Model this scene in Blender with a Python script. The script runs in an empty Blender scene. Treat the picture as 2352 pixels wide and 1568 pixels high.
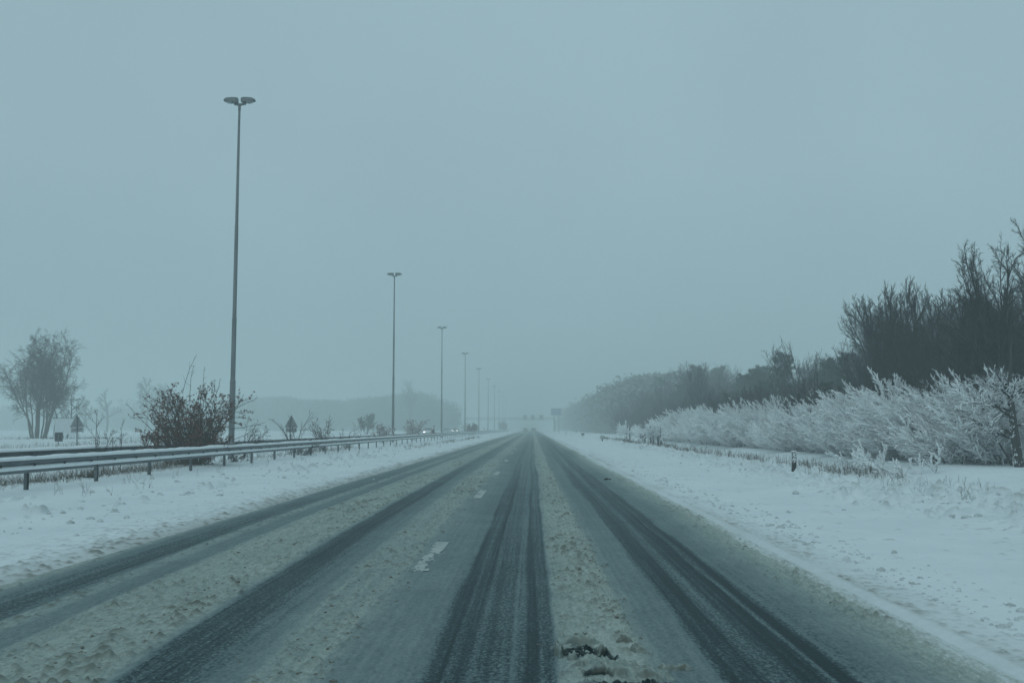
import bpy, math, random
import numpy as np
from mathutils import Matrix, Vector

SC = bpy.context.scene
COL = SC.collection
PI = math.pi
R = math.radians

# ------------------------------------------------------------------ camera geometry
F = 2287.0            # focal length in the authoring picture (2352 px wide)
CAMH = 1.35
PITCH = math.atan(199 / F)
YAW = math.atan(46 / F)
CAM_ROT = Matrix.Rotation(YAW, 3, 'Z') @ Matrix.Rotation(PI / 2 + PITCH, 3, 'X')


def at(px, py, y):
    """World point seen at authoring pixel (px, py) at the distance y down the road."""
    d = CAM_ROT @ Vector(((px - 1176) / F, (784 - py) / F, -1))
    d *= y / d.y
    return Vector((d.x, y, CAMH + d.z))


# ------------------------------------------------------------------ object helpers
def link(o, parent=None):
    COL.objects.link(o)
    if parent is not None:
        o.parent = parent
    return o


def tag(o, label=None, cat=None, group=None, kind=None):
    if label: o['label'] = label
    if cat: o['category'] = cat
    if group: o['group'] = group
    if kind: o['kind'] = kind
    return o


def thing(name, label, cat, loc=(0, 0, 0), rz=0.0, group=None):
    o = bpy.data.objects.new(name, None)
    o.empty_display_size = .2
    link(o)
    o.location = loc
    o.rotation_euler = (0, 0, rz)
    return tag(o, label, cat, group)


def obj(name, me, parent=None, loc=(0, 0, 0)):
    o = bpy.data.objects.new(name, me)
    link(o, parent)
    o.location = loc
    return o


def dup(root, loc, rz=0.0, scale=1.0, label=None, group=None):
    r = root.copy()
    COL.objects.link(r)
    r.location = loc
    r.rotation_euler = (0, 0, rz)
    r.scale = (scale,) * 3 if not hasattr(scale, '__len__') else scale
    if label: r['label'] = label
    if group: r['group'] = group
    for ch in list(root.children):
        c = ch.copy(); COL.objects.link(c); c.parent = r
        for g in list(ch.children):
            d = g.copy(); COL.objects.link(d); d.parent = c
    return r


def mesh_np(name, V, Fq, mats, smooth=True, attrs=None, mat_idx=None):
    """V (n,3); Fq (m,k) faces of equal size."""
    V = np.asarray(V, dtype=np.float32)
    Fq = np.asarray(Fq, dtype=np.int32)
    me = bpy.data.meshes.new(name)
    m, k = Fq.shape
    me.vertices.add(len(V)); me.vertices.foreach_set('co', V.ravel())
    me.loops.add(m * k); me.loops.foreach_set('vertex_index', Fq.ravel())
    me.polygons.add(m); me.polygons.foreach_set('loop_start', np.arange(m, dtype=np.int32) * k)
    if not isinstance(mats, (list, tuple)): mats = [mats]
    for mt in mats: me.materials.append(mt)
    if mat_idx is not None:
        me.polygons.foreach_set('material_index', np.asarray(mat_idx, dtype=np.int32))
    me.update(calc_edges=True)
    if smooth:
        me.polygons.foreach_set('use_smooth', np.ones(m, dtype=bool))
    if attrs:
        for an, av in attrs.items():
            a = me.attributes.new(an, 'FLOAT', 'POINT')
            a.data.foreach_set('value', np.asarray(av, dtype=np.float32).ravel())
    return me


class MB:
    """Collects polygons of any size for one mesh."""
    def __init__(s): s.v = []; s.f = []; s.mi = []; s.cur = 0

    def add(s, vs, fs):
        b = len(s.v)
        s.v += [tuple(v) for v in vs]
        s.f += [tuple(i + b for i in f) for f in fs]
        s.mi += [s.cur] * len(fs)

    def box(s, c, d, rot=None, chamfer=0.0):
        x, y, z = [q / 2 for q in d]
        if chamfer > 0:
            prof = [(x - chamfer, -y), (x, -y + chamfer), (x, y - chamfer), (x - chamfer, y),
                    (-x + chamfer, y), (-x, y - chamfer), (-x, -y + chamfer), (-x + chamfer, -y)]
            vs = [Vector((a, b, -z)) for a, b in prof] + [Vector((a, b, z)) for a, b in prof]
            n = 8
        else:
            prof = [(x, -y), (x, y), (-x, y), (-x, -y)]
            vs = [Vector((a, b, -z)) for a, b in prof] + [Vector((a, b, z)) for a, b in prof]
            n = 4
        fs = [tuple(range(n - 1, -1, -1)), tuple(range(n, 2 * n))]
        fs += [(i, (i + 1) % n, (i + 1) % n + n, i + n) for i in range(n)]
        if rot is not None: vs = [rot @ v for v in vs]
        s.add([v + Vector(c) for v in vs], fs)

    def tube(s, pts, rads, k=10, cap=True):
        pts = [Vector(p) for p in pts]
        vs = []; n = len(pts)
        for i, p in enumerate(pts):
            t = (pts[min(i + 1, n - 1)] - pts[max(i - 1, 0)]).normalized()
            ref = Vector((0, 0, 1)) if abs(t.z) < .9 else Vector((1, 0, 0))
            u = t.cross(ref).normalized(); w = t.cross(u)
            r = rads[i] if hasattr(rads, '__len__') else rads
            vs += [p + r * (math.cos(a) * u + math.sin(a) * w) for a in [2 * PI * j / k for j in range(k)]]
        fs = [(i * k + j, i * k + (j + 1) % k, (i + 1) * k + (j + 1) % k, (i + 1) * k + j)
              for i in range(n - 1) for j in range(k)]
        if cap:
            fs += [tuple(range(k - 1, -1, -1)), tuple((n - 1) * k + j for j in range(k))]
        s.add(vs, fs)

    def prism(s, prof, y0, y1):
        """profile [(x,z)] extruded in y"""
        n = len(prof)
        vs = [(a, y0, b) for a, b in prof] + [(a, y1, b) for a, b in prof]
        fs = [tuple(range(n)), tuple(range(2 * n - 1, n - 1, -1))]
        fs += [((i + 1) % n, i, i + n, (i + 1) % n + n) for i in range(n)]
        s.add(vs, fs)

    def loft(s, rings, cap=True):
        k = len(rings[0]); vs = [p for r in rings for p in r]
        fs = [(i * k + j, i * k + (j + 1) % k, (i + 1) * k + (j + 1) % k, (i + 1) * k + j)
              for i in range(len(rings) - 1) for j in range(k)]
        if cap:
            n = len(rings)
            fs += [tuple(range(k - 1, -1, -1)), tuple((n - 1) * k + j for j in range(k))]
        s.add(vs, fs)

    def mesh(s, name, mats, smooth=False):
        me = bpy.data.meshes.new(name)
        me.from_pydata(s.v, [], s.f)
        if not isinstance(mats, (list, tuple)): mats = [mats]
        for m in mats: me.materials.append(m)
        me.polygons.foreach_set('material_index', s.mi)
        me.update()
        import bmesh
        bm = bmesh.new(); bm.from_mesh(me)
        bmesh.ops.recalc_face_normals(bm, faces=bm.faces)
        bm.to_mesh(me); bm.free()
        if smooth:
            me.polygons.foreach_set('use_smooth', [True] * len(me.polygons))
            me.set_sharp_from_angle(angle=R(40))
        return me

    def build(s, name, mats, parent=None, smooth=False, loc=(0, 0, 0)):
        return obj(name, s.mesh(name, mats, smooth), parent, loc)


# ------------------------------------------------------------------ numpy noise
def _h(ix, iy, seed):
    n = (ix.astype(np.int64) * 374761393 + iy.astype(np.int64) * 668265263 + seed * 1442695041) & 0xffffffff
    n = ((n ^ (n >> 13)) * 1274126177) & 0xffffffff
    n = (n ^ (n >> 16)) & 0xffff
    return n.astype(np.float32) / 65535.0


def vnoise(x, y, seed=0):
    ix = np.floor(x); iy = np.floor(y)
    fx = x - ix; fy = y - iy
    fx = fx * fx * (3 - 2 * fx); fy = fy * fy * (3 - 2 * fy)
    a = _h(ix, iy, seed); b = _h(ix + 1, iy, seed); c = _h(ix, iy + 1, seed); d = _h(ix + 1, iy + 1, seed)
    return (a * (1 - fx) + b * fx) * (1 - fy) + (c * (1 - fx) + d * fx) * fy


def fbm(x, y, oct=4, seed=0):
    s = 0; a = .5; f = 1; t = 0
    for i in range(oct):
        s = s + a * vnoise(x * f, y * f, seed + i * 17); t += a; a *= .55; f *= 2.03
    return s / t


def spots(x, y, size, prob, seed, rmin=.25, rmax=.55):
    """rounded bumps, one per cell with probability prob (may be an array); returns height 0..1"""
    x = x + (vnoise(x * .9 / size, y * .9 / size, seed + 7) - .5) * size * .9
    y = y + (vnoise(x * .8 / size, y * .8 / size, seed + 8) - .5) * size * .9
    gx = x / size; gy = y / size
    ix = np.floor(gx); iy = np.floor(gy)
    out = np.zeros_like(x)
    for dx in (-1, 0, 1):
        for dy in (-1, 0, 1):
            cx = ix + dx; cy = iy + dy
            px = cx + .2 + .6 * _h(cx, cy, seed); py = cy + .2 + .6 * _h(cx, cy, seed + 1)
            r = rmin + (rmax - rmin) * _h(cx, cy, seed + 2) ** 2
            on = _h(cx, cy, seed + 3) < prob
            d2 = ((gx - px) ** 2 + (gy - py) ** 2) / (r * r)
            b = np.where(on, np.clip(1 - d2, 0, 1) ** .7 * (r / rmax), 0)
            out = np.maximum(out, b)
    return out


def sstep(a, b, x):
    t = np.clip((x - a) / (b - a), 0, 1)
    return t * t * (3 - 2 * t)


# ------------------------------------------------------------------ materials
def new_mat(name):
    m = bpy.data.materials.new(name); m.use_nodes = True
    nt = m.node_tree; nt.nodes.clear()
    return m, nt


def N(nt, typ, **kw):
    n = nt.nodes.new(typ)
    for k, v in kw.items():
        if k.startswith('in_'):
            key = k[3:]
            n.inputs[int(key) if key.isdigit() else key.replace('_', ' ')].default_value = v
        else:
            setattr(n, k, v)
    return n


def L(nt, a, b): nt.links.new(a, b)


def rgb(c): return (c[0], c[1], c[2], 1)


def ramp(nt, stops):
    n = nt.nodes.new('ShaderNodeValToRGB')
    e = n.color_ramp.elements
    e[0].position, e[0].color = stops[0][0], rgb(stops[0][1])
    e[1].position, e[1].color = stops[-1][0], rgb(stops[-1][1])
    for p, c in stops[1:-1]:
        q = e.new(p); q.color = rgb(c)
    return n


def simple(name, c1, c2, scale=8.0, rough=.7, metal=0.0, bump=0.0, bscale=40.0, stretch=(1, 1, 1), spec=.4, emit=None):
    m, nt = new_mat(name)
    out = N(nt, 'ShaderNodeOutputMaterial'); b = N(nt, 'ShaderNodeBsdfPrincipled')
    tc = N(nt, 'ShaderNodeTexCoord'); mp = N(nt, 'ShaderNodeMapping'); mp.inputs['Scale'].default_value = stretch
    L(nt, tc.outputs['Object'], mp.inputs['Vector'])
    nz = N(nt, 'ShaderNodeTexNoise', in_Scale=scale, in_Detail=5.0, in_Roughness=.6)
    L(nt, mp.outputs[0], nz.inputs['Vector'])
    r = ramp(nt, [(.3, c1), (.7, c2)])
    L(nt, nz.outputs['Fac'], r.inputs[0]); L(nt, r.outputs[0], b.inputs['Base Color'])
    b.inputs['Roughness'].default_value = rough; b.inputs['Metallic'].default_value = metal
    b.inputs['Specular IOR Level'].default_value = spec
    if bump:
        n2 = N(nt, 'ShaderNodeTexNoise', in_Scale=bscale, in_Detail=4.0)
        L(nt, mp.outputs[0], n2.inputs['Vector'])
        bp = N(nt, 'ShaderNodeBump', in_Strength=bump, in_Distance=.02)
        L(nt, n2.outputs['Fac'], bp.inputs['Height']); L(nt, bp.outputs[0], b.inputs['Normal'])
    if emit:
        b.inputs['Emission Color'].default_value = rgb(emit[0]); b.inputs['Emission Strength'].default_value = emit[1]
    L(nt, b.outputs[0], out.inputs[0])
    return m


M = {}
M['bark'] = simple('bark', (.024, .024, .023), (.058, .056, .052), 14, .9, bump=.5, bscale=30, stretch=(1, 1, .3))
M['twig'] = simple('twig', (.018, .018, .018), (.04, .038, .036), 3, .9)
M['birch_bark'] = simple('birch_bark', (.05, .045, .04), (.12, .11, .10), 5, .9, stretch=(1, 1, .4))
M['birch_twig'] = simple('birch_twig', (.045, .038, .034), (.075, .062, .055), 2, .9)
M['needle'] = simple('needle', (.025, .05, .035), (.05, .085, .06), 1.2, .8)
M['brown_leaf'] = simple('brown_leaf', (.085, .03, .018), (.19, .072, .042), 6, .75)
M['brush'] = simple('brush', (.022, .018, .017), (.05, .038, .035), 1.5, .9)
M['hazed_brush'] = simple('hazed_brush', (.15, .16, .16), (.27, .28, .28), 1.5, .9)  # pale far wood: extra fog haze put into its colour
M['snow_load'] = simple('snow_load', (.82, .85, .86), (.9, .92, .93), 9, .75, bump=.2, bscale=50, spec=.2)
M['snow_cap'] = simple('snow_cap', (.78, .81, .83), (.86, .88, .89), 6, .7, bump=.25, bscale=25, spec=.2)
M['snow_chunk'] = simple('snow_chunk', (.36, .39, .39), (.68, .72, .73), 11, .8, bump=.4, bscale=40, spec=.2)
M['zinc'] = simple('zinc', (.075, .092, .098), (.16, .18, .187), 6, .55, metal=.35, bump=.08, stretch=(1, .25, 1))
M['zinc_dark'] = simple('zinc_dark', (.03, .036, .04), (.06, .066, .07), 7, .6, metal=.2)
M['bolt'] = simple('bolt', (.012, .012, .012), (.03, .028, .026), 20, .7)
M['pole'] = simple('pole', (.12, .135, .14), (.23, .25, .255), 5, .55, metal=.3, stretch=(1, 1, .15))
M['lamp_case'] = simple('lamp_case', (.10, .115, .12), (.17, .185, .19), 6, .5)
M['lamp_glass'] = simple('lamp_glass', (.22, .25, .25), (.32, .35, .35), 4, .25)
M['sign_back'] = simple('sign_back', (.17, .19, .195), (.26, .28, .285), 6, .6, metal=.2)
M['board_white'] = simple('board_white', (.52, .55, .56), (.62, .64, .65), 3, .6)
M['black_plate'] = simple('black_plate', (.012, .013, .014), (.03, .03, .032), 9, .6)
M['sign_blue'] = simple('sign_blue', (.05, .085, .21), (.065, .10, .25), 2, .5)
M['white_post'] = simple('white_post', (.10, .11, .115), (.26, .28, .285), 22, .8, bump=.4, bscale=60)
M['weed'] = simple('weed', (.04, .028, .016), (.13, .095, .055), 4, .9)
M['car_white'] = simple('car_white', (.55, .57, .58), (.65, .66, .67), 3, .35)
M['car_dark'] = simple('car_dark', (.025, .03, .035), (.05, .055, .06), 3, .35)
M['car_grey'] = simple('car_grey', (.16, .17, .18), (.22, .23, .24), 3, .35)
M['car_glass'] = simple('car_glass', (.015, .018, .02), (.03, .035, .04), 3, .15)
M['tyre'] = simple('tyre', (.012, .012, .012), (.025, .025, .025), 12, .9)
M['rim'] = simple('rim', (.2, .2, .2), (.35, .35, .35), 8, .4, metal=.6)
M['headlight'] = simple('headlight', (.8, .8, .78), (.9, .9, .88), 2, .3, emit=((1, .98, .92), 5.0))
M['tail_light'] = simple('tail_light', (.18, .01, .01), (.25, .015, .015), 2, .3)
M['marking'] = simple('marking', (.30, .345, .325), (.50, .54, .52), 9, .8, bump=.5, bscale=50)
M['dirty_snow'] = simple('dirty_snow', (.16, .125, .095), (.42, .39, .34), 14, .85, bump=.8, bscale=60)
M['black_slush'] = simple('black_slush', (.010, .009, .008), (.045, .038, .03), 18, .6, bump=.6, bscale=60)
M['crumb'] = simple('crumb', (.11, .105, .085), (.25, .255, .22), 9, .85, bump=.6, bscale=80)


def snow_ground():
    m, nt = new_mat('snow_ground')
    out = N(nt, 'ShaderNodeOutputMaterial'); b = N(nt, 'ShaderNodeBsdfPrincipled')
    tc = N(nt, 'ShaderNodeTexCoord')
    n1 = N(nt, 'ShaderNodeTexNoise', in_Scale=.6, in_Detail=6.0, in_Roughness=.6)
    n2 = N(nt, 'ShaderNodeTexNoise', in_Scale=9.0, in_Detail=5.0, in_Roughness=.65)
    n3 = N(nt, 'ShaderNodeTexNoise', in_Scale=45.0, in_Detail=3.0, in_Roughness=.6)
    for n in (n1, n2, n3): L(nt, tc.outputs['Object'], n.inputs['Vector'])
    r = ramp(nt, [(.3, (.68, .73, .75)), (.65, (.76, .80, .815))])
    L(nt, n1.outputs['Fac'], r.inputs[0])
    # grit thrown up by the traffic
    at_ = N(nt, 'ShaderNodeAttribute', attribute_name='dirt')
    ad = N(nt, 'ShaderNodeMath', operation='MULTIPLY_ADD', in_1=.7, in_2=-.35)
    L(nt, n2.outputs['Fac'], ad.inputs[0])
    sm = N(nt, 'ShaderNodeMath', operation='ADD', use_clamp=True)
    sc = N(nt, 'ShaderNodeMath', operation='MULTIPLY')
    L(nt, ad.outputs[0], sm.inputs[0]); L(nt, at_.outputs['Fac'], sm.inputs[1])
    L(nt, sm.outputs[0], sc.inputs[0]); L(nt, at_.outputs['Fac'], sc.inputs[1])
    sq = N(nt, 'ShaderNodeMath', operation='POWER', in_1=.6, use_clamp=True)
    L(nt, sc.outputs[0], sq.inputs[0])
    mx = N(nt, 'ShaderNodeMix', data_type='RGBA'); mx.inputs[7].default_value = (.25, .265, .24, 1)
    L(nt, sq.outputs[0], mx.inputs[0]); L(nt, r.outputs[0], mx.inputs[6])
    L(nt, mx.outputs[2], b.inputs['Base Color'])
    b.inputs['Roughness'].default_value = .8; b.inputs['Specular IOR Level'].default_value = .15
    ma = N(nt, 'ShaderNodeMath', operation='MULTIPLY_ADD', in_1=.35)
    L(nt, n3.outputs['Fac'], ma.inputs[0]); L(nt, n2.outputs['Fac'], ma.inputs[2])
    bp = N(nt, 'ShaderNodeBump', in_Strength=.35, in_Distance=.05)
    L(nt, ma.outputs[0], bp.inputs['Height']); L(nt, bp.outputs[0], b.inputs['Normal'])
    L(nt, b.outputs[0], out.inputs[0])
    return m


def road_mat():
    m, nt = new_mat('slushy_asphalt')
    out = N(nt, 'ShaderNodeOutputMaterial'); b = N(nt, 'ShaderNodeBsdfPrincipled')
    tc = N(nt, 'ShaderNodeTexCoord')
    mp = N(nt, 'ShaderNodeMapping'); mp.inputs['Scale'].default_value = (1, .16, 1)
    L(nt, tc.outputs['Object'], mp.inputs['Vector'])
    streak = N(nt, 'ShaderNodeTexNoise', in_Scale=22.0, in_Detail=5.0, in_Roughness=.65)
    L(nt, mp.outputs[0], streak.inputs['Vector'])
    mp2 = N(nt, 'ShaderNodeMapping'); mp2.inputs['Scale'].default_value = (1, .55, 1)
    L(nt, tc.outputs['Object'], mp2.inputs['Vector'])
    grain = N(nt, 'ShaderNodeTexNoise', in_Scale=46.0, in_Detail=5.0, in_Roughness=.75)
    L(nt, mp2.outputs[0], grain.inputs['Vector'])
    patch = N(nt, 'ShaderNodeTexNoise', in_Scale=1.6, in_Detail=5.0, in_Roughness=.6)
    L(nt, mp2.outputs[0], patch.inputs['Vector'])
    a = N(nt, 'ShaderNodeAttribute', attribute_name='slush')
    s1 = N(nt, 'ShaderNodeMath', operation='MULTIPLY_ADD', in_1=.26, in_2=-.13); L(nt, streak.outputs['Fac'], s1.inputs[0])
    ga = ramp(nt, [(0, (.9,) * 3), (.22, (2.3,) * 3), (.42, (.9,) * 3), (.55, (.5,) * 3), (.75, (1.0,) * 3), (1, (.3,) * 3)])
    L(nt, a.outputs['Fac'], ga.inputs[0])
    s20 = N(nt, 'ShaderNodeMath', operation='SUBTRACT', in_1=.5); L(nt, grain.outputs['Fac'], s20.inputs[0])
    s2 = N(nt, 'ShaderNodeMath', operation='MULTIPLY'); L(nt, s20.outputs[0], s2.inputs[0]); L(nt, ga.outputs[0], s2.inputs[1])
    s3 = N(nt, 'ShaderNodeMath', operation='MULTIPLY_ADD', in_1=.26, in_2=-.13); L(nt, patch.outputs['Fac'], s3.inputs[0])
    q1 = N(nt, 'ShaderNodeMath', operation='ADD'); L(nt, s1.outputs[0], q1.inputs[0]); L(nt, s2.outputs[0], q1.inputs[1])
    q2 = N(nt, 'ShaderNodeMath', operation='ADD'); L(nt, q1.outputs[0], q2.inputs[0]); L(nt, s3.outputs[0], q2.inputs[1])
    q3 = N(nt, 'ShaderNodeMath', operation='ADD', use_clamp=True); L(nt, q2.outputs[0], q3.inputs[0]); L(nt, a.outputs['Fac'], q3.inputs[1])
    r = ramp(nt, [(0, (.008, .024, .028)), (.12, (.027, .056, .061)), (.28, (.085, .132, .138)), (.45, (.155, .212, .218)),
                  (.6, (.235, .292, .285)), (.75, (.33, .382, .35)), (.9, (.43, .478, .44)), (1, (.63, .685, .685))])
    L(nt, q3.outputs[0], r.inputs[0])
    d = N(nt, 'ShaderNodeAttribute', attribute_name='dirt')
    dm = N(nt, 'ShaderNodeMath', operation='MULTIPLY', use_clamp=True)
    dn = N(nt, 'ShaderNodeMath', operation='MULTIPLY_ADD', in_1=1.1, in_2=.25); L(nt, grain.outputs['Fac'], dn.inputs[0])
    L(nt, d.outputs['Fac'], dm.inputs[0]); L(nt, dn.outputs[0], dm.inputs[1])
    mx = N(nt, 'ShaderNodeMix', data_type='RGBA'); mx.inputs[7].default_value = (.10, .10, .08, 1)
    L(nt, dm.outputs[0], mx.inputs[0]); L(nt, r.outputs[0], mx.inputs[6])
    L(nt, mx.outputs[2], b.inputs['Base Color'])
    rr = N(nt, 'ShaderNodeMapRange', in_3=.5, in_4=.85); L(nt, q3.outputs[0], rr.inputs[0])
    L(nt, rr.outputs[0], b.inputs['Roughness'])
    b.inputs['Specular IOR Level'].default_value = .12
    bh = N(nt, 'ShaderNodeMath', operation='MULTIPLY_ADD', in_1=.6)
    L(nt, streak.outputs['Fac'], bh.inputs[0]); L(nt, grain.outputs['Fac'], bh.inputs[2])
    bp = N(nt, 'ShaderNodeBump', in_Strength=.55, in_Distance=.025)
    L(nt, bh.outputs[0], bp.inputs['Height']); L(nt, bp.outputs[0], b.inputs['Normal'])
    L(nt, b.outputs[0], out.inputs[0])
    return m


M['snow'] = snow_ground()
M['road'] = road_mat()

# ------------------------------------------------------------------ ground
EDGE_L, EDGE_R = -4.55, 2.62
OPP_R, OPP_L = -15.8, -28.2

PROFILE = [(-4.9, .95), (-4.6, .76), (-4.45, .46), (-4.3, .30), (-4.05, .20), (-3.97, .32), (-3.9, .66), (-3.76, .62), (-3.7, .46), (-3.48, .43),
           (-3.42, .68), (-3.2, .78), (-2.62, .80), (-2.52, .62), (-2.46, .20), (-2.38, .11), (-2.18, .13), (-2.08, .34), (-1.85, .50),
           (-1.75, .70), (-1.3, .74), (-1.2, .62), (-1.0, .50), (-.72, .46), (-.6, .42), (-.555, .15), (-.36, .11), (-.33, .26), (-.06, .28),
           (-.03, .11), (.03, .11), (.05, .24), (.135, .20), (.165, .62), (.25, .73), (.6, .78), (.67, .56), (.75, .45), (1.0, .42), (1.06, .2),
           (1.12, .11), (1.26, .13), (1.3, .22), (1.4, .2), (1.44, .05), (1.58, .05), (1.6, .3), (1.63, .11), (1.74, .11), (1.78, .36),
           (2.0, .46), (2.12, .58), (2.3, .70), (2.44, .84), (2.54, .98), (2.65, 1.05)]
BX = [p[0] for p in PROFILE]
BS = [p[1] for p in PROFILE]


def ground_h(x, y):
    """broad shape of the ground, without the small stuff"""
    h = np.zeros_like(x)
    h += .045 * sstep(-4.45, -4.9, x) + .05 * sstep(-6, -9, x) * (fbm(x * .5, y * .3, 3, 5) - .2)
    h += .03 * sstep(2.55, 2.75, x) + .07 * sstep(5.4, 6.6, x) * sstep(12, 8.8, x)
    h += -.24 * sstep(8.7, 10.2, x) * sstep(12.6, 10.8, x) + .15 * sstep(11.0, 13.5, x)
    h += .35 * sstep(29, 34, -x) * (fbm(x * .03, y * .03, 3, 9) - .25)
    h += .10 * sstep(28.0, 28.6, -x) + .12 * sstep(-15.7, -15.0, x) * sstep(-10, -12, x) * fbm(x * .8, y * .5, 3, 4)
    return h


def road_fields(x, y):
    w = (fbm(x * .4 + 3, y * .05, 3, 21) - .5) * .15 + (vnoise(x * 4, y * .5, 31) - .5) * .05 + (vnoise(x * 11, y * 1.7, 33) - .5) * .025
    w = w - .30 * np.exp(-(y - 5) / 4.5) * sstep(-.9, -1.7, x) * (y > 0)
    s = np.interp(x + w, BX, BS).astype(np.float32)
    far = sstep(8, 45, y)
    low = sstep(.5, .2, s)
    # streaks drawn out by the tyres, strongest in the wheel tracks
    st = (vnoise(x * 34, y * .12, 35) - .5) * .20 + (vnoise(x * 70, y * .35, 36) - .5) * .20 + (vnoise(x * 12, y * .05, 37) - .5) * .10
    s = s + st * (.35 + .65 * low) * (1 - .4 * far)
    s = s + far * low * .24 + .22 * (fbm(x * .7, y * .12, 3, 38) - .5) * (1 - low)  # far tracks lightened: thin slush film plus grazing sky sheen painted in
    sl = np.clip(s, 0, 1)
    dens = np.clip((sl - .52) * 2.6, 0, .9)
    pn = sstep(.36, .6, fbm(x * 1.3, y * .35, 3, 55))
    l1 = spots(x, y * .8, .075, dens * (.45 + .55 * pn), 100, .2, .5)
    l2 = spots(x, y * .8, .13, dens * .24 * pn, 200, .15, .42)
    l3 = spots(x, y * .9, .042, dens * 1.1, 300, .2, .5)
    nz = fbm(x * 22, y * 16, 3, 77)
    hh = sl * .014 + l1 * .030 * (.5 + nz) + l2 * .026 * (.5 + nz) + l3 * .016 + (nz - .5) * .022 * sl
    dirt = np.clip(l1 * 1.1 * (.35 + .65 * pn) + l2 * 1.2 + (l3 ** 1.3) * .7, 0, 1) * np.where(x > 1.9, .5, 1.0) * (.35 + 1.1 * vnoise(x * 3.1, y * 1.7, 78))
    return s, hh, np.clip(dirt, 0, 1)


def left_fields(x, y):
    near = sstep(-6.6, -4.6, x)
    g = (spots(x, y * .7, .075, .25 + .4 * near, 400) + .7 * spots(x, y * .8, .16, .12 + .2 * near, 410)) * (.5 + .5 * near)
    mid = sstep(-5.6, -7.4, x) * sstep(-10.2, -8.4, x)
    cl = sstep(.46, .62, fbm(x * .7, y * .22, 3, 66))
    k = spots(x, y * .8, .26, .45 * cl, 430) * mid
    hh = g * .02 * (.5 + near) + k * .14 * (.5 + fbm(x * 14, y * 14, 3, 67)) + (fbm(x * 3, y * 1.6, 4, 68) - .5) * .035
    hh += (fbm(x * 13, y * 9, 2, 69) - .5) * .012
    dirt = .6 * sstep(-5.2, -4.5, x) * (.4 + fbm(x * 2, y * .5, 3, 70)) + .5 * near * g + .45 * g * vnoise(x * 1.3, y * .6, 71) + .55 * k
    return hh, np.clip(dirt, 0, 1)


def right_fields(x, y):
    rid = np.exp(-((x - 2.66 - .05 * (vnoise(x * 0, y * .3, 80) - .5)) / .055) ** 2) * .045
    edge = sstep(2.66, 2.74, x) * sstep(3.35, 2.78, x) * (.45 + .9 * sstep(.4, .65, fbm(x * .9, y * .35, 3, 87)))
    g = spots(x, y * .8, .075, .7 * edge, 500) + .6 * spots(x, y * .8, .2, .45 * edge, 520)
    smooth_sp = spots(x, y * .8, .12, .10, 530) * sstep(3.2, 4, x)
    wob = (fbm(x * 0, y * .15, 2, 81) - .5) * 1.2
    lz = sstep(5.5, 6.5, x + wob) * sstep(10, 9, x)
    l1 = spots(x, y * .8, .30, .55 * lz, 540) * lz
    l2 = spots(x, y * .85, .12, .5 * lz, 560) * lz
    hh = rid * .35 + g * .016 + smooth_sp * .022 + l1 * .17 * (.5 + fbm(x * 12, y * 12, 3, 82)) + l2 * .035
    hh += (fbm(x * 2.2, y * 1.1, 4, 83) - .5) * (.012 + .10 * lz) + (fbm(x * 12, y * 8, 2, 84) - .5) * (.006 + .012 * lz)
    dirt = .5 * edge * np.clip(g, 0, 1) + .2 * edge + .28 * sstep(2.95, 2.6, x) * (.4 + fbm(x * 3, y * .6, 3, 88)) + .85 * l1 ** 1.5 * vnoise(x * 3, y * 3, 85) + .5 * smooth_sp
    dirt = dirt + .45 * l2 * lz * vnoise(x * 2, y * 2, 86)
    return hh, np.clip(dirt, 0, 1)


def surf_z(x, y):
    """height of the finished surface at single points or arrays"""
    x = np.atleast_1d(np.asarray(x, dtype=np.float64)); y = np.atleast_1d(np.asarray(y, dtype=np.float64))
    z = ground_h(x, y)
    z = z + np.where((x > EDGE_L) & (x < EDGE_R), road_fields(x, y)[1],
                     np.where((x <= EDGE_L) & (x > -15), left_fields(x, y)[0], np.where((x >= EDGE_R) & (x < 14), right_fields(x, y)[0], 0)))
    return z


def gz(x, y): return float(surf_z(x, y)[0])


ys = [-60, -30, -15, -8, -4, -1, 1, 2.5, 3.5, 4.2]
while ys[-1] < 1300:
    y = ys[-1]
    ys.append(y + y * (.0042 if y < 30 else .009 if y < 110 else .03))
ys = np.array(ys)


def sheet(name, xs, mat, fields):
    X, Y = np.meshgrid(xs, ys)
    X = X.astype(np.float64); Y = Y.astype(np.float64)
    h = ground_h(X, Y)
    at_ = fields(X, Y, h)
    V = np.stack([X, Y, h], -1).reshape(-1, 3)
    r, c = X.shape
    i = np.arange(r * c).reshape(r, c)
    Fq = np.stack([i[:-1, :-1], i[:-1, 1:], i[1:, 1:], i[1:, :-1]], -1).reshape(-1, 4)
    me = mesh_np(name, V, Fq, mat, attrs=at_)
    return tag(obj(name, me), kind='structure')


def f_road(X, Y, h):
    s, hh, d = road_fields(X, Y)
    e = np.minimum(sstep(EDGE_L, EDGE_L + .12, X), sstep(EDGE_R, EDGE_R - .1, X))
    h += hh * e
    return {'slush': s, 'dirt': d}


def f_left(X, Y, h):
    hh, d = left_fields(X, Y)
    h += hh * sstep(EDGE_L, EDGE_L - .1, X) * sstep(OPP_R, OPP_R + .6, X)
    return {'dirt': d * sstep(-9.5, -7.5, X)}


def f_right(X, Y, h):
    hh, d = right_fields(X, Y)
    h += hh * sstep(EDGE_R, EDGE_R + .06, X)
    return {'dirt': d}


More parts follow.
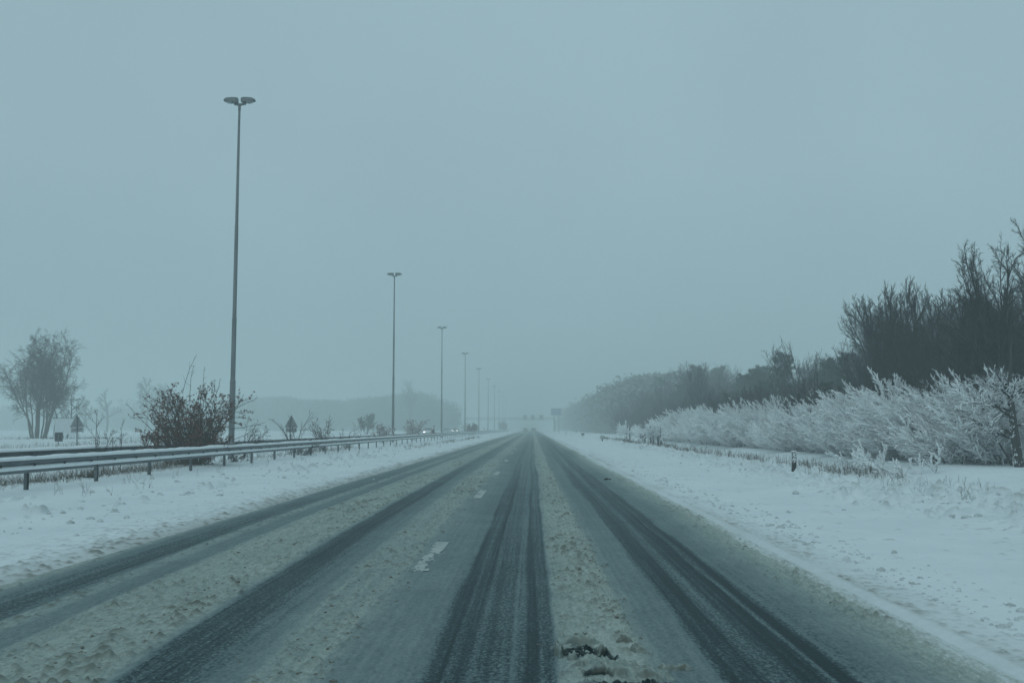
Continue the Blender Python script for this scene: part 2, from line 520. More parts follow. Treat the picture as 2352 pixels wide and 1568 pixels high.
def f_opp(X, Y, h):
    u = -X
    s = .62 + .0 * X
    for c in (17.0, 18.7, 20.6, 22.2, 24.1, 25.8):
        s = s - .38 * np.exp(-((u - c + (vnoise(X * 0, Y * .05, 91) - .5) * .3) / .32) ** 2)
    s = s + .3 * sstep(16.6, 15.8, u) + .3 * sstep(27.2, 28.2, u)
    return {'slush': s, 'dirt': .1 * fbm(X * 3, Y, 3, 92)}


def f_field(X, Y, h):
    return {'dirt': .25 * sstep(.5, .75, fbm(X * .25, Y * .08, 4, 93))}


def cols(*segs):
    out = []
    for a, b, n in segs: out += list(np.linspace(a, b, n, endpoint=False))
    return out + [segs[-1][1]]


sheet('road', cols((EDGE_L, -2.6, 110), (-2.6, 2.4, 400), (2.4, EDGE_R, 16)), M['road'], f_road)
sheet('snowy_median', cols((OPP_R, -10.6, 110), (-10.6, EDGE_L, 240)), M['snow'], f_left)
fx = list(np.geomspace(14, 640, 60))
sheet('snowy_roadside', cols((EDGE_R, 4.2, 72), (4.2, 9.8, 220), (9.8, 14, 60)) + fx[1:], M['snow'], f_right)
sheet('opposite_road', cols((OPP_L, OPP_R, 90)), M['road'], f_opp)
sheet('snowy_field', [-q for q in np.geomspace(28.2, 640, 90)][::-1], M['snow'], f_field)


def marking(y0, y1, cover, xa=-1.14, xb=-.98):
    gx = np.linspace(xa, xb, 22); gy = np.linspace(y0, y1, 150)
    X, Y = np.meshgrid(gx, gy)
    s, hh, d = road_fields(X, Y)
    Z = ground_h(X, Y) + hh + .007 - .014 * sstep(.60, .70, fbm(X * 5, Y * 1.6, 4, 121))
    V = np.stack([X, Y, Z], -1).reshape(-1, 3)
    r, c = X.shape; i = np.arange(r * c).reshape(r, c)
    Fq = np.stack([i[:-1, :-1], i[:-1, 1:], i[1:, 1:], i[1:, :-1]], -1).reshape(-1, 4)
    keep = (fbm(X * 15, Y * 8, 4, 120) - cover + .25 * np.minimum(np.minimum(X - xa, xb - X) / .05, 1) - .25)[:-1, :-1].ravel() > 0
    Fq = Fq[keep]
    uq, inv = np.unique(Fq, return_inverse=True)
    return tag(obj('lane_marking', mesh_np('lane_marking', V[uq], inv.reshape(Fq.shape), M['marking'])), kind='structure')


for a, b, cv in ((9.5, 11.9, .17), (19.3, 21.7, .05), (28.7, 31.0, .08), (40.5, 43, .15), (52, 54.5, .2), (64, 66.5, .2)):
    marking(a, b, cv)

# ------------------------------------------------------------------ branch growing
def norm(a): return a / np.maximum(np.linalg.norm(a, axis=-1, keepdims=True), 1e-9)


def grow(rng, S, D, Ln, Rd, n, jit=.1, trop=(0, 0, 0), end=.3):
    S = np.asarray(S, float); D = norm(np.asarray(D, float)); m = len(S)
    Ln = np.asarray(Ln, float); Rd = np.asarray(Rd, float)
    P = np.zeros((m, n, 3)); P[:, 0] = S
    d = D.copy(); tr = np.asarray(trop, float)
    for i in range(1, n):
        d = norm(d + jit * rng.normal(size=(m, 3)) + tr / (n - 1))
        P[:, i] = P[:, i - 1] + d * (Ln / (n - 1))[:, None]
    t = np.linspace(0, 1, n)
    rr = Rd[:, None] * (1 - (1 - end) * t[None])
    return P, rr


def kids(rng, P, Rr, Ln, count, t0, t1, ang, angj, ratio, rj=.3, fall=.5, rr=.5, rmin=.004):
    m, n, _ = P.shape
    t = t0 + (t1 - t0) * (np.arange(count)[None] + rng.random((m, count))) / count
    f = t * (n - 1); i = np.clip(f.astype(int), 0, n - 2); fr = f - i
    mi = np.arange(m)[:, None]
    S = P[mi, i] * (1 - fr)[..., None] + P[mi, i + 1] * fr[..., None]
    T = norm(P[mi, i + 1] - P[mi, i])
    ref = np.where(np.abs(T[..., 2:3]) < .9, np.array([0, 0, 1.]), np.array([1., 0, 0]))
    U = norm(np.cross(T, ref)); W = np.cross(T, U)
    a = np.radians(ang + angj * rng.normal(size=t.shape)); ph = rng.random(t.shape) * 2 * PI
    D = np.cos(a)[..., None] * T + np.sin(a)[..., None] * (np.cos(ph)[..., None] * U + np.sin(ph)[..., None] * W)
    Lk = Ln[:, None] * ratio * (1 - fall * (t - t0) / max(t1 - t0, 1e-6)) * (1 + rj * (rng.random(t.shape) * 2 - 1))
    Rk = np.maximum(Rr[mi, i] * rr, rmin)
    return S.reshape(-1, 3), D.reshape(-1, 3), Lk.ravel(), Rk.ravel()


def tubes(groups):
    """groups: list of (P (m,n,3), R (m,n), k) -> V, quads"""
    VV = []; FF = []; b = 0
    for P, Rr, k in groups:
        m, n, _ = P.shape
        T = np.gradient(P, axis=1); T = norm(T)
        ov = norm(P[:, -1] - P[:, 0])
        ref = np.where(np.abs(ov[:, 2:3]) < .9, np.array([0, 0, 1.]), np.array([1., 0, 0]))[:, None]
        U = norm(np.cross(T, ref)); W = np.cross(T, U)
        a = np.arange(k) * 2 * PI / k
        V = P[:, :, None] + Rr[:, :, None, None] * (np.cos(a)[None, None, :, None] * U[:, :, None] + np.sin(a)[None, None, :, None] * W[:, :, None])
        idx = b + np.arange(m * n * k).reshape(m, n, k)
        nx = np.roll(idx, -1, axis=2)
        Fq = np.stack([idx[:, :-1], nx[:, :-1], nx[:, 1:], idx[:, 1:]], -1).reshape(-1, 4)
        VV.append(V.reshape(-1, 3)); FF.append(Fq); b += m * n * k
    return np.concatenate(VV), np.concatenate(FF)


def tube_mesh(name, groups, mat):
    V, Fq = tubes(groups)
    return mesh_np(name, V, Fq, mat)


def fit(groups_list, h):
    """scale all groups so that the top is at h"""
    top = max(g[0][..., 2].max() for gs in groups_list for g in gs)
    s = h / top
    return [[(P * s, Rr, k) for P, Rr, k in gs] for gs in groups_list]


def tree_parts(seed, h=9, stems=1, spread=8, lean=(0, 0), r0=.12, b1=(14, .25, .95, 38, 10, .42), b2=(9, .15, .95, 35, 12, .42), lv=(.8, .25),
               b3=(6, .15, .95, 35, 15, .4), trop1=(0, 0, .5), trop2=(0, 0, .35), trop3=(0, 0, .2), fall=.55, rmin=.009, jit=.06, base_r=.15):
    rng = np.random.default_rng(seed)
    az = rng.random(stems) * 2 * PI + np.arange(stems) * 2.4
    sp = np.radians(spread * (.5 + .8 * rng.random(stems))) if stems > 1 else np.radians(np.array([spread * .3]))
    D = np.stack([np.cos(az) * np.sin(sp) + lean[0], np.sin(az) * np.sin(sp) + lean[1], np.cos(sp)], -1)
    S = np.stack([np.cos(az) * base_r * (stems > 1), np.sin(az) * base_r * (stems > 1), np.full(stems, -.15)], -1)
    Ln = h * (lv[0] + lv[1] * rng.random(stems)); Rd = np.full(stems, r0) * (.7 + .4 * rng.random(stems))
    P0, R0 = grow(rng, S, D, Ln, Rd, 12, jit, (0, 0, .15), .12)
    s1 = kids(rng, P0, R0, Ln, b1[0], b1[1], b1[2], b1[3], b1[4], b1[5], fall=fall, rr=.5, rmin=.02)
    P1, R1 = grow(rng, *s1, 8, jit * 1.4, trop1, .25)
    s2 = kids(rng, P1, R1, s1[2], b2[0], b2[1], b2[2], b2[3], b2[4], b2[5], rr=.5, rmin=rmin * 1.4)
    P2, R2 = grow(rng, *s2, 6, jit * 1.8, trop2, .4)
    s3 = kids(rng, P2, R2, s2[2], b3[0], b3[1], b3[2], b3[3], b3[4], b3[5], rr=.6, rmin=rmin)
    P3, R3 = grow(rng, *s3, 4, jit * 2, trop3, .5)
    tr = [(P0, R0, 8)]; cr = [(P1, R1, 5), (P2, R2, 3), (P3, R3, 3)]
    return fit([tr, cr], h)


def make_tree(name, label, cat, parts, mats, loc, rz=0, group=None, crown='crown', trunk='trunk'):
    t = thing(name, label, cat, loc, rz, group)
    obj(trunk, tube_mesh(trunk, parts[0], mats[0]), t)
    obj(crown, tube_mesh(crown, parts[1], mats[1]), t)
    return t


def leaves_mesh(name, rng, C, size, mat, curl=.3, droop=0.0):
    """small bent leaves: two quads each, at the centres C"""
    m = len(C)
    d = norm(rng.normal(size=(m, 3)) + np.array([0, 0, -droop])); u = norm(np.cross(d, rng.normal(size=(m, 3)))); w = np.cross(d, u)
    s = size * (.6 + .8 * rng.random((m, 1)))
    a = C - d * s * .5
    V = np.stack([a, a + d * s * .5 + u * s * .3 + w * s * curl * .4, a + d * s + w * s * curl, a + d * s * .5 - u * s * .3 + w * s * curl * .4], 1)
    Fq = np.arange(m * 4).reshape(m, 4)
    return mesh_np(name, V.reshape(-1, 3), Fq, mat, smooth=False)


# ------------------------------------------------------------------ the wood on the right
SIL_X = [1290, 1330, 1400, 1440, 1480, 1520, 1560, 1590, 1615, 1645, 1680, 1720, 1760, 1800, 1830, 1860, 1900, 1945, 1985, 2015, 2045, 2075, 2110, 2160, 2190, 2215, 2260, 2300, 2352, 2420, 2600]
SIL_Y = [945, 928, 896, 875, 859, 857, 861, 836, 829, 837, 859, 853, 833, 806, 806, 821, 821, 809, 797, 785, 748, 712, 676, 662, 690, 690, 680, 660, 640, 620, 600]

fan = []
for sd in (11, 12, 13):
    fan.append(tree_parts(sd, 9, stems=9, spread=26, r0=.07, b1=(13, .2, .97, 26, 9, .36), b2=(9, .12, .97, 34, 10, .42), b3=(8, .1, .97, 38, 12, .42),
                          trop1=(0, 0, .4), trop2=(0, 0, .3), trop3=(0, 0, .2), rmin=.0068, base_r=.3, lv=(.9, .12)))
spr = []
for sd in (21, 22, 23):
    spr.append(tree_parts(sd, 9, stems=2, spread=10, r0=.12, b1=(20, .18, .97, 42, 10, .42), b2=(11, .1, .98, 38, 12, .45), b3=(8, .1, .97, 38, 14, .42),
                          trop1=(0, 0, .45), trop2=(0, 0, .3), rmin=.0068))
G_BARE = 'bare trees packed in the wood'
LAB_BARE = 'leafless dark tree packed among others in the wood behind the snowy hedge'
protos = []
for q in fan: protos.append(make_tree('bare_tree', LAB_BARE, 'tree', q, (M['bark'], M['twig']), (0, 0, 0), 0, G_BARE))
for q in spr: protos.append(make_tree('bare_tree', LAB_BARE, 'tree', q, (M['bark'], M['twig']), (0, 0, 0), 0, G_BARE))


def pine_thing(seed, h=9):
    rng = np.random.default_rng(seed)
    P0, R0 = grow(rng, [(0, 0, -.15)], [(0, 0, 1)], [h], [.13], 10, .03, (0, 0, .1), .15)
    s1 = kids(rng, P0, R0, np.array([h]), 46, .22, .99, 66, 10, .28, fall=.72, rr=.3, rmin=.015)
    P1, R1 = grow(rng, *s1, 6, .1, (0, 0, .35), .3)
    s2 = kids(rng, P1, R1, s1[2], 8, .2, 1.0, 45, 15, .38, rr=.5, rmin=.008)
    P2, R2 = grow(rng, *s2, 4, .15, (0, 0, .3), .5)
    t = thing('pine_tree', 'dark needled evergreen among the bare trees of the wood', 'tree', (0, 0, 0), 0, 'evergreens in the wood')
    obj('trunk', tube_mesh('trunk', [(P0, R0, 7)], M['bark']), t)
    c = P2[:, 1:].reshape(-1, 3)
    C = np.repeat(c, 9, axis=0); C = C + rng.normal(size=C.shape) * .11
    cr = obj('crown', leaves_mesh('crown', rng, C, .17, M['needle']), t)
    obj('branch', tube_mesh('branch', [(P1, R1, 4), (P2, R2, 3)], M['twig']), t)
    return t


pines = [pine_thing(31), pine_thing(32)]

rnd = random.Random(5)
used = set()


def put(proto, key, x, y, h, base=9.0, wide=1.0, label=None, group=None):
    s = h / base
    loc = (x, y, gz(x, y) if x < 60 else 0)
    if key not in used:
        used.add(key)
        proto.location = loc; proto.rotation_euler = (0, 0, rnd.random() * 6.28); proto.scale = (s * wide, s * wide, s)
        if label: proto['label'] = label
        if group: proto['group'] = group
        return proto
    return dup(proto, loc, rnd.random() * 6.28, (s * wide, s * wide, s), label, group)


def sil_y(px): return float(np.interp(px, SIL_X, SIL_Y))


n_bare = 0
for row, X0 in enumerate((18.0, 21.5, 27.0, 35.0)):
    y = 33.0 * X0 / 18
    while y < 215:
        x = X0 + rnd.uniform(-1.0, 1.2)
        yy = y + rnd.uniform(-1, 1)
        px = 1222 + x * F / yy
        if px < 2480:
            ty = sil_y(px) + rnd.uniform(0, 26 if row < 2 else 12) * min(1, 50 / yy + .35)
            if row < 2 and px < 2010: ty += (983 - ty) * (.42, .24)[row] * rnd.uniform(.7, 1.2)
            h = at(px, ty, yy).z
            h = max(2.8, min(h, 19))
            conif = (1880 < px < 1990 and rnd.random() < .75) or (1690 < px < 1800 and rnd.random() < .55) or (px < 2000 and rnd.random() < .08)
            if conif:
                k = rnd.randrange(2); put(pines[k], ('p', k), x, yy, h * .97, 9, 1.15)
            else:
                k = rnd.randrange(6) if px < 1990 or px > 2200 else rnd.choice([0, 1, 2, 0, 1, 2, 4])
                put(protos[k], ('b', k), x, yy, h, 9, 1.0 if h > 5 else 1.25); n_bare += 1
        y += rnd.uniform(2.6, 4.2) * (1 + .1 * row) * (1 + y / 260)

# far end of the wood: one fading mass
def far_mass(name, cells, seed, label):
    rng = np.random.default_rng(seed)
    G = []
    for (x, y, h) in cells:
        n = 800
        u = rng.normal(size=(n, 3)) * np.array([.23, .23, .25])
        c = np.array([x, y, h * .5]) + u * np.array([h * .75, h * .75, h * 1.15])
        c[:, 2] = np.clip(c[:, 2], 0, h * (.9 + .1 * rng.random(n)))
        G.append(c)
    C = np.concatenate(G)
    o = obj(name, leaves_mesh(name, rng, C, .8, M['hazed_brush']))
    return tag(o, label, 'forest', kind='stuff')


cells = []
r2 = random.Random(8)
y = 205.0
while y < 640:
    for X0 in (19, 24, 30):
        x = X0 + r2.uniform(-1.5, 1.5)
        px = 1222 + x * F / y
        cells.append((x, y + r2.uniform(-3, 3), max(4, (1.35 + (983 - sil_y(px) - r2.uniform(0, 6)) * y / F))))
    y += 5 + y / 90
far_mass('forest', cells, 41, 'far end of the roadside wood fading into the fog on the right')
cells = []
for i in range(170):
    d = r2.random()
    x = -31 - 155 * d ** 1.1 + r2.uniform(-2, 2)
    y = 405 + r2.uniform(0, 45) + 40 * d
    h = 15.0 + 1.2 * math.sin(x * .09) + r2.uniform(-.8, .8) - 4.5 * max(0, 1 - (-31 - x) / 16) - 1.5 * d
    cells.append((x, y, h))
for i in range(70):
    x = -190 - 130 * r2.random(); y = 470 + r2.uniform(0, 60)
    cells.append((x, y, 11 + r2.uniform(-1.5, 1.5)))
far_mass('forest', cells, 42, 'long hazy wood on the far side of the field left of the motorway')

# dark brush under the trees
brushP = []
for sd in (51, 52, 53):
    brushP.append(tree_parts(sd, 3.2, stems=16, spread=26, r0=.022, b1=(10, .15, .97, 26, 10, .42), b2=(6, .1, .95, 34, 12, .45), b3=(3, .1, .95, 34, 12, .45),
                             rmin=.009, base_r=.55))
VV = []; FF = []; b = 0
bm_ = [tubes(q[0] + q[1]) for q in brushP]
for X0, yy0 in ((16.6, 36.0), (18.6, 40.0), (21.0, 44.0)):
    y = yy0
    while y < 190:
        V, Fq = bm_[rnd.randrange(3)]
        a = rnd.random() * 6.28; s = rnd.uniform(.95, 1.45)
        Rm = np.array([[math.cos(a), -math.sin(a), 0], [math.sin(a), math.cos(a), 0], [0, 0, 1]])
        x = X0 + rnd.uniform(-.6, .6)
        W = (V @ Rm.T) * s + np.array([x, y, gz(x, y)])
        VV.append(W); FF.append(Fq + b); b += len(V)
        y += rnd.uniform(1.5, 2.3) * (1 + y / 90)
tag(obj('undergrowth', mesh_np('undergrowth', np.concatenate(VV), np.concatenate(FF), M['brush'])),
    'dense brown undergrowth between the snowy hedge and the wood', 'undergrowth', kind='stuff')

# trees of the wood that stand out
def standout(name, label, parts, px, y, top, mats=None, rz=0, dx=0, base=None):
    x = at(px, 983, y).x + dx
    h = at(px, top, y).z
    q = fit(parts, h)
    return make_tree(name, label, 'tree', q, mats or (M['bark'], M['twig']), (x, y, gz(x, y) if x < 60 else 0), rz)


tall = tree_parts(61, 9, stems=3, spread=9, r0=.15, b1=(17, .25, .98, 24, 7, .42), b2=(11, .1, .98, 36, 12, .42), b3=(9, .1, .97, 40, 14, .4), trop1=(0, 0, .4), trop2=(0, 0, .3), trop3=(0, 0, .15), rmin=.0066, jit=.08, base_r=.1)
standout('bare_tree', 'tallest bare tree of the wood with dark forked trunks at its near end', tall, 2318, 34, 545, rz=.4)
t2 = tree_parts(62, 9, stems=2, spread=7, r0=.12, lean=(-.12, 0), b1=(16, .3, .98, 24, 7, .38), b2=(10, .1, .98, 36, 12, .42), b3=(9, .1, .97, 40, 14, .4), trop1=(0, 0, .4), trop2=(0, 0, .3), rmin=.0066, jit=.08)
standout('bare_tree', 'upright bare tree leaning beside the tallest tree of the wood', t2, 2262, 37, 612)
t3 = tree_parts(66, 9, stems=4, spread=10, r0=.13, b1=(16, .25, .98, 22, 7, .38), b2=(10, .1, .98, 36, 12, .42), b3=(9, .1, .97, 40, 14, .4), rmin=.0066, jit=.08)
standout('bare_tree', 'bare tree cut by the edge of the view, nearest of the wood', t3, 2385, 34, 470)
bigfan = tree_parts(63, 9, stems=26, spread=8, r0=.08, b1=(14, .25, .99, 20, 8, .30), b2=(9, .12, .98, 30, 10, .42), b3=(7, .1, .97, 34, 12, .42),
                    trop1=(0, 0, .4), trop2=(0, 0, .35), trop3=(0, 0, .3), rmin=.0066, base_r=.8, jit=.04, lv=(.93, .09))
standout('bare_tree', 'broad fan shaped bare tree rising above the darkest part of the wood', bigfan, 2095, 46, 652)
rnd_t = tree_parts(64, 9, stems=1, spread=4, r0=.1, b1=(18, .35, .98, 40, 10, .38), b2=(9, .12, .97, 36, 12, .42), b3=(5, .1, .97, 38, 12, .42), rmin=.009)
standout('bare_tree', 'slender round crowned bare tree showing light through its twigs above the wood', rnd_t, 1798, 74, 792)
th = tree_parts(68, 9, stems=3, spread=4, r0=.045, b1=(6, .5, .98, 16, 5, .3), b2=(4, .3, .97, 22, 8, .35), b3=(2, .2, .95, 26, 10, .35), rmin=.009, jit=.05)
standout('bare_tree', 'thin sparse forked sapling sticking up above the edge of the wood', th, 1855, 62, 775)
fe = tree_parts(67, 9, stems=3, spread=9, r0=.1, b1=(18, .3, .98, 24, 8, .36), b2=(8, .12, .97, 28, 10, .42), b3=(5, .1, .97, 32, 12, .42), rmin=.011)
standout('bare_tree', 'feathery bare tree making the highest point of the misty middle of the wood', fe, 1612, 112, 832)

# ------------------------------------------------------------------ snow laden hedge
def snow_shrub_mesh(seed, h, nst, wind=(-.36, -.10, .18), spread=36, dens=1.0):
    rng = np.random.default_rng(seed)
    az = rng.random(nst) * 2 * PI; sp = np.radians(spread * (.3 + .8 * rng.random(nst)))
    D = np.stack([np.cos(az) * np.sin(sp) - .28, np.sin(az) * np.sin(sp) - .08, np.cos(sp)], -1)
    rb = .75 * np.sqrt(rng.random(nst))
    S = np.stack([np.cos(az) * rb, np.sin(az) * rb, np.full(nst, -.1)], -1)
    Ln = h * (.5 + .6 * rng.random(nst))
    P0, R0 = grow(rng, S, D, Ln, np.full(nst, .015), 9, .05, wind, .35)
    s1 = kids(rng, P0, R0, Ln, int(13 * dens), .10, .98, 27, 9, .46, fall=.55, rr=.5, rmin=.006)
    s1 = (s1[0], s1[1] + np.array([-.22, -.08, .0]), s1[2], s1[3])
    P1, R1 = grow(rng, *s1, 6, .06, (wind[0] * .8, wind[1] * .8, .05), .5)
    s2 = kids(rng, P1, R1, s1[2], int(12 * dens), .08, .98, 24, 10, .36, fall=.4, rr=.7, rmin=.005)
    P2, R2 = grow(rng, *s2, 4, .08, (wind[0] * .4, 0, -.05), .6)
    wood = [(P0, R0, 5), (P1, R1, 3), (P2, R2, 3)]
    snow = []
    for P, Rr, a, bq in ((P0, R0, .012, .5), (P1, R1, .0145, .8), (P2, R2, .0118, .9)):
        m, n, _ = P.shape
        rad = (a * (.35 + 1.3 * rng.random((m, n)) ** 1.5 + .5 * rng.random((m, 1)))) * np.linspace(1.1, .8, n)[None] * np.where(rng.random((m, 1)) < .10, .15, 1)
        rad[:, -1] *= .4
        if P is P0: rad = rad * (rng.random((m, n)) > .25)
        off = np.stack([-rad * .55, -rad * .45, rad * .75], -1)
        snow.append((P + off, rad, 4))
    top = max(P2[..., 2].max(), P1[..., 2].max()); s = h / top
    wood = [(P * s, Rr, k) for P, Rr, k in wood]; snow = [(P * s, Rr, k) for P, Rr, k in snow]
    return wood, snow


G_H = 'snow laden shrubs of the roadside hedge'
LAB_H = 'snow laden shrub merged into the white hedge along the right verge'
shr = []
for sd, h, ns in ((71, 3.0, 26), (72, 3.1, 28), (73, 2.9, 24), (74, 2.6, 22)):
    w, s = snow_shrub_mesh(sd, h, ns)
    t = thing('snowy_shrub', LAB_H, 'shrub', (0, 0, 0), 0, G_H)
    obj('branches', tube_mesh('branches', w, M['twig']), t)
    obj('snow_load', tube_mesh('snow_load', s, M['snow_load']), t)
    shr.append((t, h))

H_TOPX = [1380, 1440, 1510, 1530, 1580, 1660, 1760, 1850, 1900, 1990, 2060, 2150, 2250, 2352, 2500]
H_TOPY = [962, 962, 965, 948, 945, 940, 930, 915, 922, 895, 893, 892, 880, 865, 850]
for row, X0 in enumerate((13.9, 15.1, 16.4)):
    y = 27.0 + row * 2.2
    while y < (150 if row == 1 else 104):
        x = X0 + rnd.uniform(-.45, .45) - .012 * (y - 30)
        px = 1222 + x * F / y
        if y > 104 and rnd.random() < .45: y += 2.5; continue
        if px < 2620 and not (y < 32.2 and 2200 < px < 2490) and not (row == 0 and y < 29.5):
            h = 1.35 + (983 - float(np.interp(px, H_TOPX, H_TOPY)) - rnd.uniform(-6, 16)) * y / F
            h = h * (1.2 if row else .9) * rnd.choice((1, 1, 1.08, .86)) - gz(x, y)
            if y > 104: h *= .7; x += 2.5
            k = rnd.randrange(4); t, hb = shr[k]
            s = max(.5, h / hb)
            loc = (x, y, gz(x, y)); rz = rnd.uniform(-.5, .5)
            if ('s', k) not in used:
                used.add(('s', k)); t.location = loc; t.rotation_euler = (0, 0, rz); t.scale = (s * 1.05, s * 1.05, s)
            else:
                dup(t, loc, rz, (s * 1.05, s * 1.05, s))
        y += rnd.uniform(1.15, 1.7) * (1 + y / 120)

# separate small snowy bushes in front of the hedge
for i, (px, py, y, h, lab) in enumerate(((1985, 1068, 33.5, 1.15, 'low snowy bush with crossed bare stems in front of the hedge'),
                                          (2110, 1085, 30.5, 1.0, 'low snow bent bush at the foot of the hedge near the leaning trunk'))):
    w, s = snow_shrub_mesh(80 + i, h, 10, (-.2, -.1, -.15), 50, .8)
    x = at(px, 983, y).x
    t = thing('snowy_bush', lab, 'bush', (x, y, gz(x, y)))
    obj('branches', tube_mesh('branches', w, M['twig']), t)
    obj('snow_load', tube_mesh('snow_load', s, M['snow_load']), t)


def snowy_trunk():
    rng = np.random.default_rng(90)
    y = 30.5; b = at(2334, 983, y); x = b.x; z0 = gz(x, y)
    t = thing('snowy_tree', 'dark tree trunk plastered with snow at the near end of the hedge', 'tree', (x, y, z0))
    P = np.array([[(0.03, 0, -.2), (0.02, 0, .3), (-.05, 0, 1.0), (-.10, .03, 1.8), (-.10, .1, 2.4), (-.02, .15, 3.1), (.06, .2, 3.9)]])
    Rr = np.array([[.16, .135, .12, .10, .07, .04, .012]])
    obj('trunk', tube_mesh('trunk', [(P, Rr, 10)], M['bark']), t)
    # snow driven on to the windward side
    n = 110
    tt = rng.random(n) ** .8 * .62
    f = tt * 6; i = f.astype(int); fr = (f - i)[:, None]
    c = P[0, i] * (1 - fr) + P[0, i + 1] * fr
    r = Rr[0, i] * (1 - fr[:, 0]) + Rr[0, i + 1] * fr[:, 0]
    an = R(200) + rng.normal(size=n) * .75
    c = c + np.stack([np.cos(an) * r, np.sin(an) * r, 0 * an], -1)
    d = norm(np.stack([-np.cos(an) * 0, 0 * an, np.ones(n)], -1) + rng.normal(size=(n, 3)) * .4)
    S2, R2 = grow(rng, c, d, .04 + .06 * rng.random(n), .006 + .010 * rng.random(n), 3, .2)
    obj('snow_crust', tube_mesh('snow_crust', [(S2, R2, 5)], M['snow_load']), t)
    s1 = kids(rng, P, Rr, np.array([5.0]), 18, .28, .7, 72, 14, .30, fall=.4, rr=.35, rmin=.014)
    P1, R1 = grow(rng, *s1, 7, .13, (-.15, 0, .1), .4)
    s2 = kids(rng, P1, R1, s1[2], 13, .1, .98, 40, 12, .42, rr=.6, rmin=.008)
    P2, R2 = grow(rng, *s2, 5, .16, (-.1, 0, .1), .5)
    s3 = kids(rng, P2, R2, s2[2], 7, .15, .98, 40, 12, .5, rr=.7, rmin=.007)
    P3, R3 = grow(rng, *s3, 4, .16, (-.1, 0, .1), .5)
    obj('branches', tube_mesh('branches', [(P1, R1, 5), (P2, R2, 3), (P3, R3, 3)], M['twig']), t)
    sn = []
    for Pq, a in ((P1, .013), (P2, .012), (P3, .010)):
        m, n2, _ = Pq.shape
        rad = a * (.5 + .9 * rng.random((m, n2)))
        rad *= np.clip((3.1 - Pq[..., 2]) / .8, .1, 1)
        sn.append((Pq + np.stack([-rad * .5, -rad * .5, rad * .8], -1), rad, 4))
    obj('snow_load', tube_mesh('snow_load', sn, M['snow_load']), t)
    # leaning snow covered bough in front of the dark wood
    y = 31.5; a = at(2325, 1010, y); e = at(2198, 872, y)
    rng = np.random.default_rng(91)
    x = a.x; z0 = gz(x, y)
    t = thing('snowy_sapling', 'snow covered sapling leaning left out of the hedge across the dark wood', 'sapling', (x, y, z0))
    dv = np.array([e.x - a.x, 0, e.z - z0])
    P, Rr = grow(rng, [(0, 0, -.1)], [dv * np.array([.75, 1, 1.25])], [np.linalg.norm(dv) * .9], [.035], 12, .03, (-.35, 0, -.12), .3)
    s1 = kids(rng, P, Rr, np.array([2.6]), 40, .3, 1, 34, 12, .26, fall=.5, rr=.5, rmin=.009)
    P1, R1 = grow(rng, *s1, 5, .12, (-.35, 0, .05), .5)
    s2 = kids(rng, P1, R1, s1[2], 9, .15, 1, 36, 10, .42, rr=.6, rmin=.007)
    P2, R2 = grow(rng, *s2, 4, .12, (-.3, 0, 0), .5)
    obj('branches', tube_mesh('branches', [(P, Rr, 6), (P1, R1, 4), (P2, R2, 3)], M['twig']), t)
    sn = []
    for Pq, ar in ((P, .016), (P1, .015), (P2, .012)):
        m, n2, _ = Pq.shape
        rad = ar * (.6 + .8 * rng.random((m, n2)))
        if Pq is P: rad = rad * np.linspace(0, 1.4, n2)[None]
        sn.append((Pq + np.stack([-rad * .4, -rad * .5, rad * .9], -1), rad, 4))
    obj('snow_load', tube_mesh('snow_load', sn, M['snow_load']), t)


snowy_trunk()

# dark trunks seen under the far end of the hedge
for i, (px, w) in enumerate(((1494, .17), (1500, .15), (1511, .19), (1517, .13), (1440, .17), (1446, .14))):
    y = 85 if px > 1480 else 104
    x = at(px, 983, y).x
    mbk = MB()
    mbk.tube([(0, 0, -.2), (.02, 0, .5), (-.03, 0, 1.0), (.02, .02, 1.7)], [w * .55, w * .5, w * .46, w * .4], 8)
    t = thing('snowy_tree', 'dark tree trunk under the snowy boughs at the far end of the hedge', 'tree', (x, y, gz(x, y)), 0, 'trunks under the far end of the hedge')
    mbk.build('trunk', M['bark'], t, True)
    rng = np.random.default_rng(100 + i)
    P, Rr = grow(rng, np.tile([[0, 0, 1.0]], (14, 1)), rng.normal(size=(14, 3)) * np.array([1, 1, .25]) + np.array([-.2, 0, .25]), np.full(14, 1.3), np.full(14, .03), 6, .1, (-.3, 0, -.1))
    s1 = kids(rng, P, Rr, np.full(14, 1.5), 9, .2, 1, 40, 10, .4, rmin=.015)
    P1, R1 = grow(rng, *s1, 4, .1, (-.2, 0, 0))
    obj('snow_load', tube_mesh('snow_load', [(P + np.array([0, 0, .03]), Rr * 1.5, 4), (P1, np.full(R1.shape, .035), 4)], M['snow_load']), t)

# ------------------------------------------------------------------ guard rails
W_PROF = [(.03, .43), (.075, .445), (.082, .47), (.078, .505), (.02, .56), (.008, .585), (.02, .605), (.078, .635), (.082, .66), (.075, .695), (.03, .708)]


def extrude_profile(prof, ys_, fn=None, closed=True):
    n = len(prof); VV = []
    for i, yv in enumerate(ys_):
        p = fn(i, yv, prof) if fn else prof
        VV += [(a, yv, b) for a, b in p]
    m = len(ys_)
    FF = [(i * n + j, i * n + (j + 1) % n, (i + 1) * n + (j + 1) % n, (i + 1) * n + j) for i in range(m - 1) for j in range(n if closed else n - 1)]
    return np.array(VV), np.array(FF)


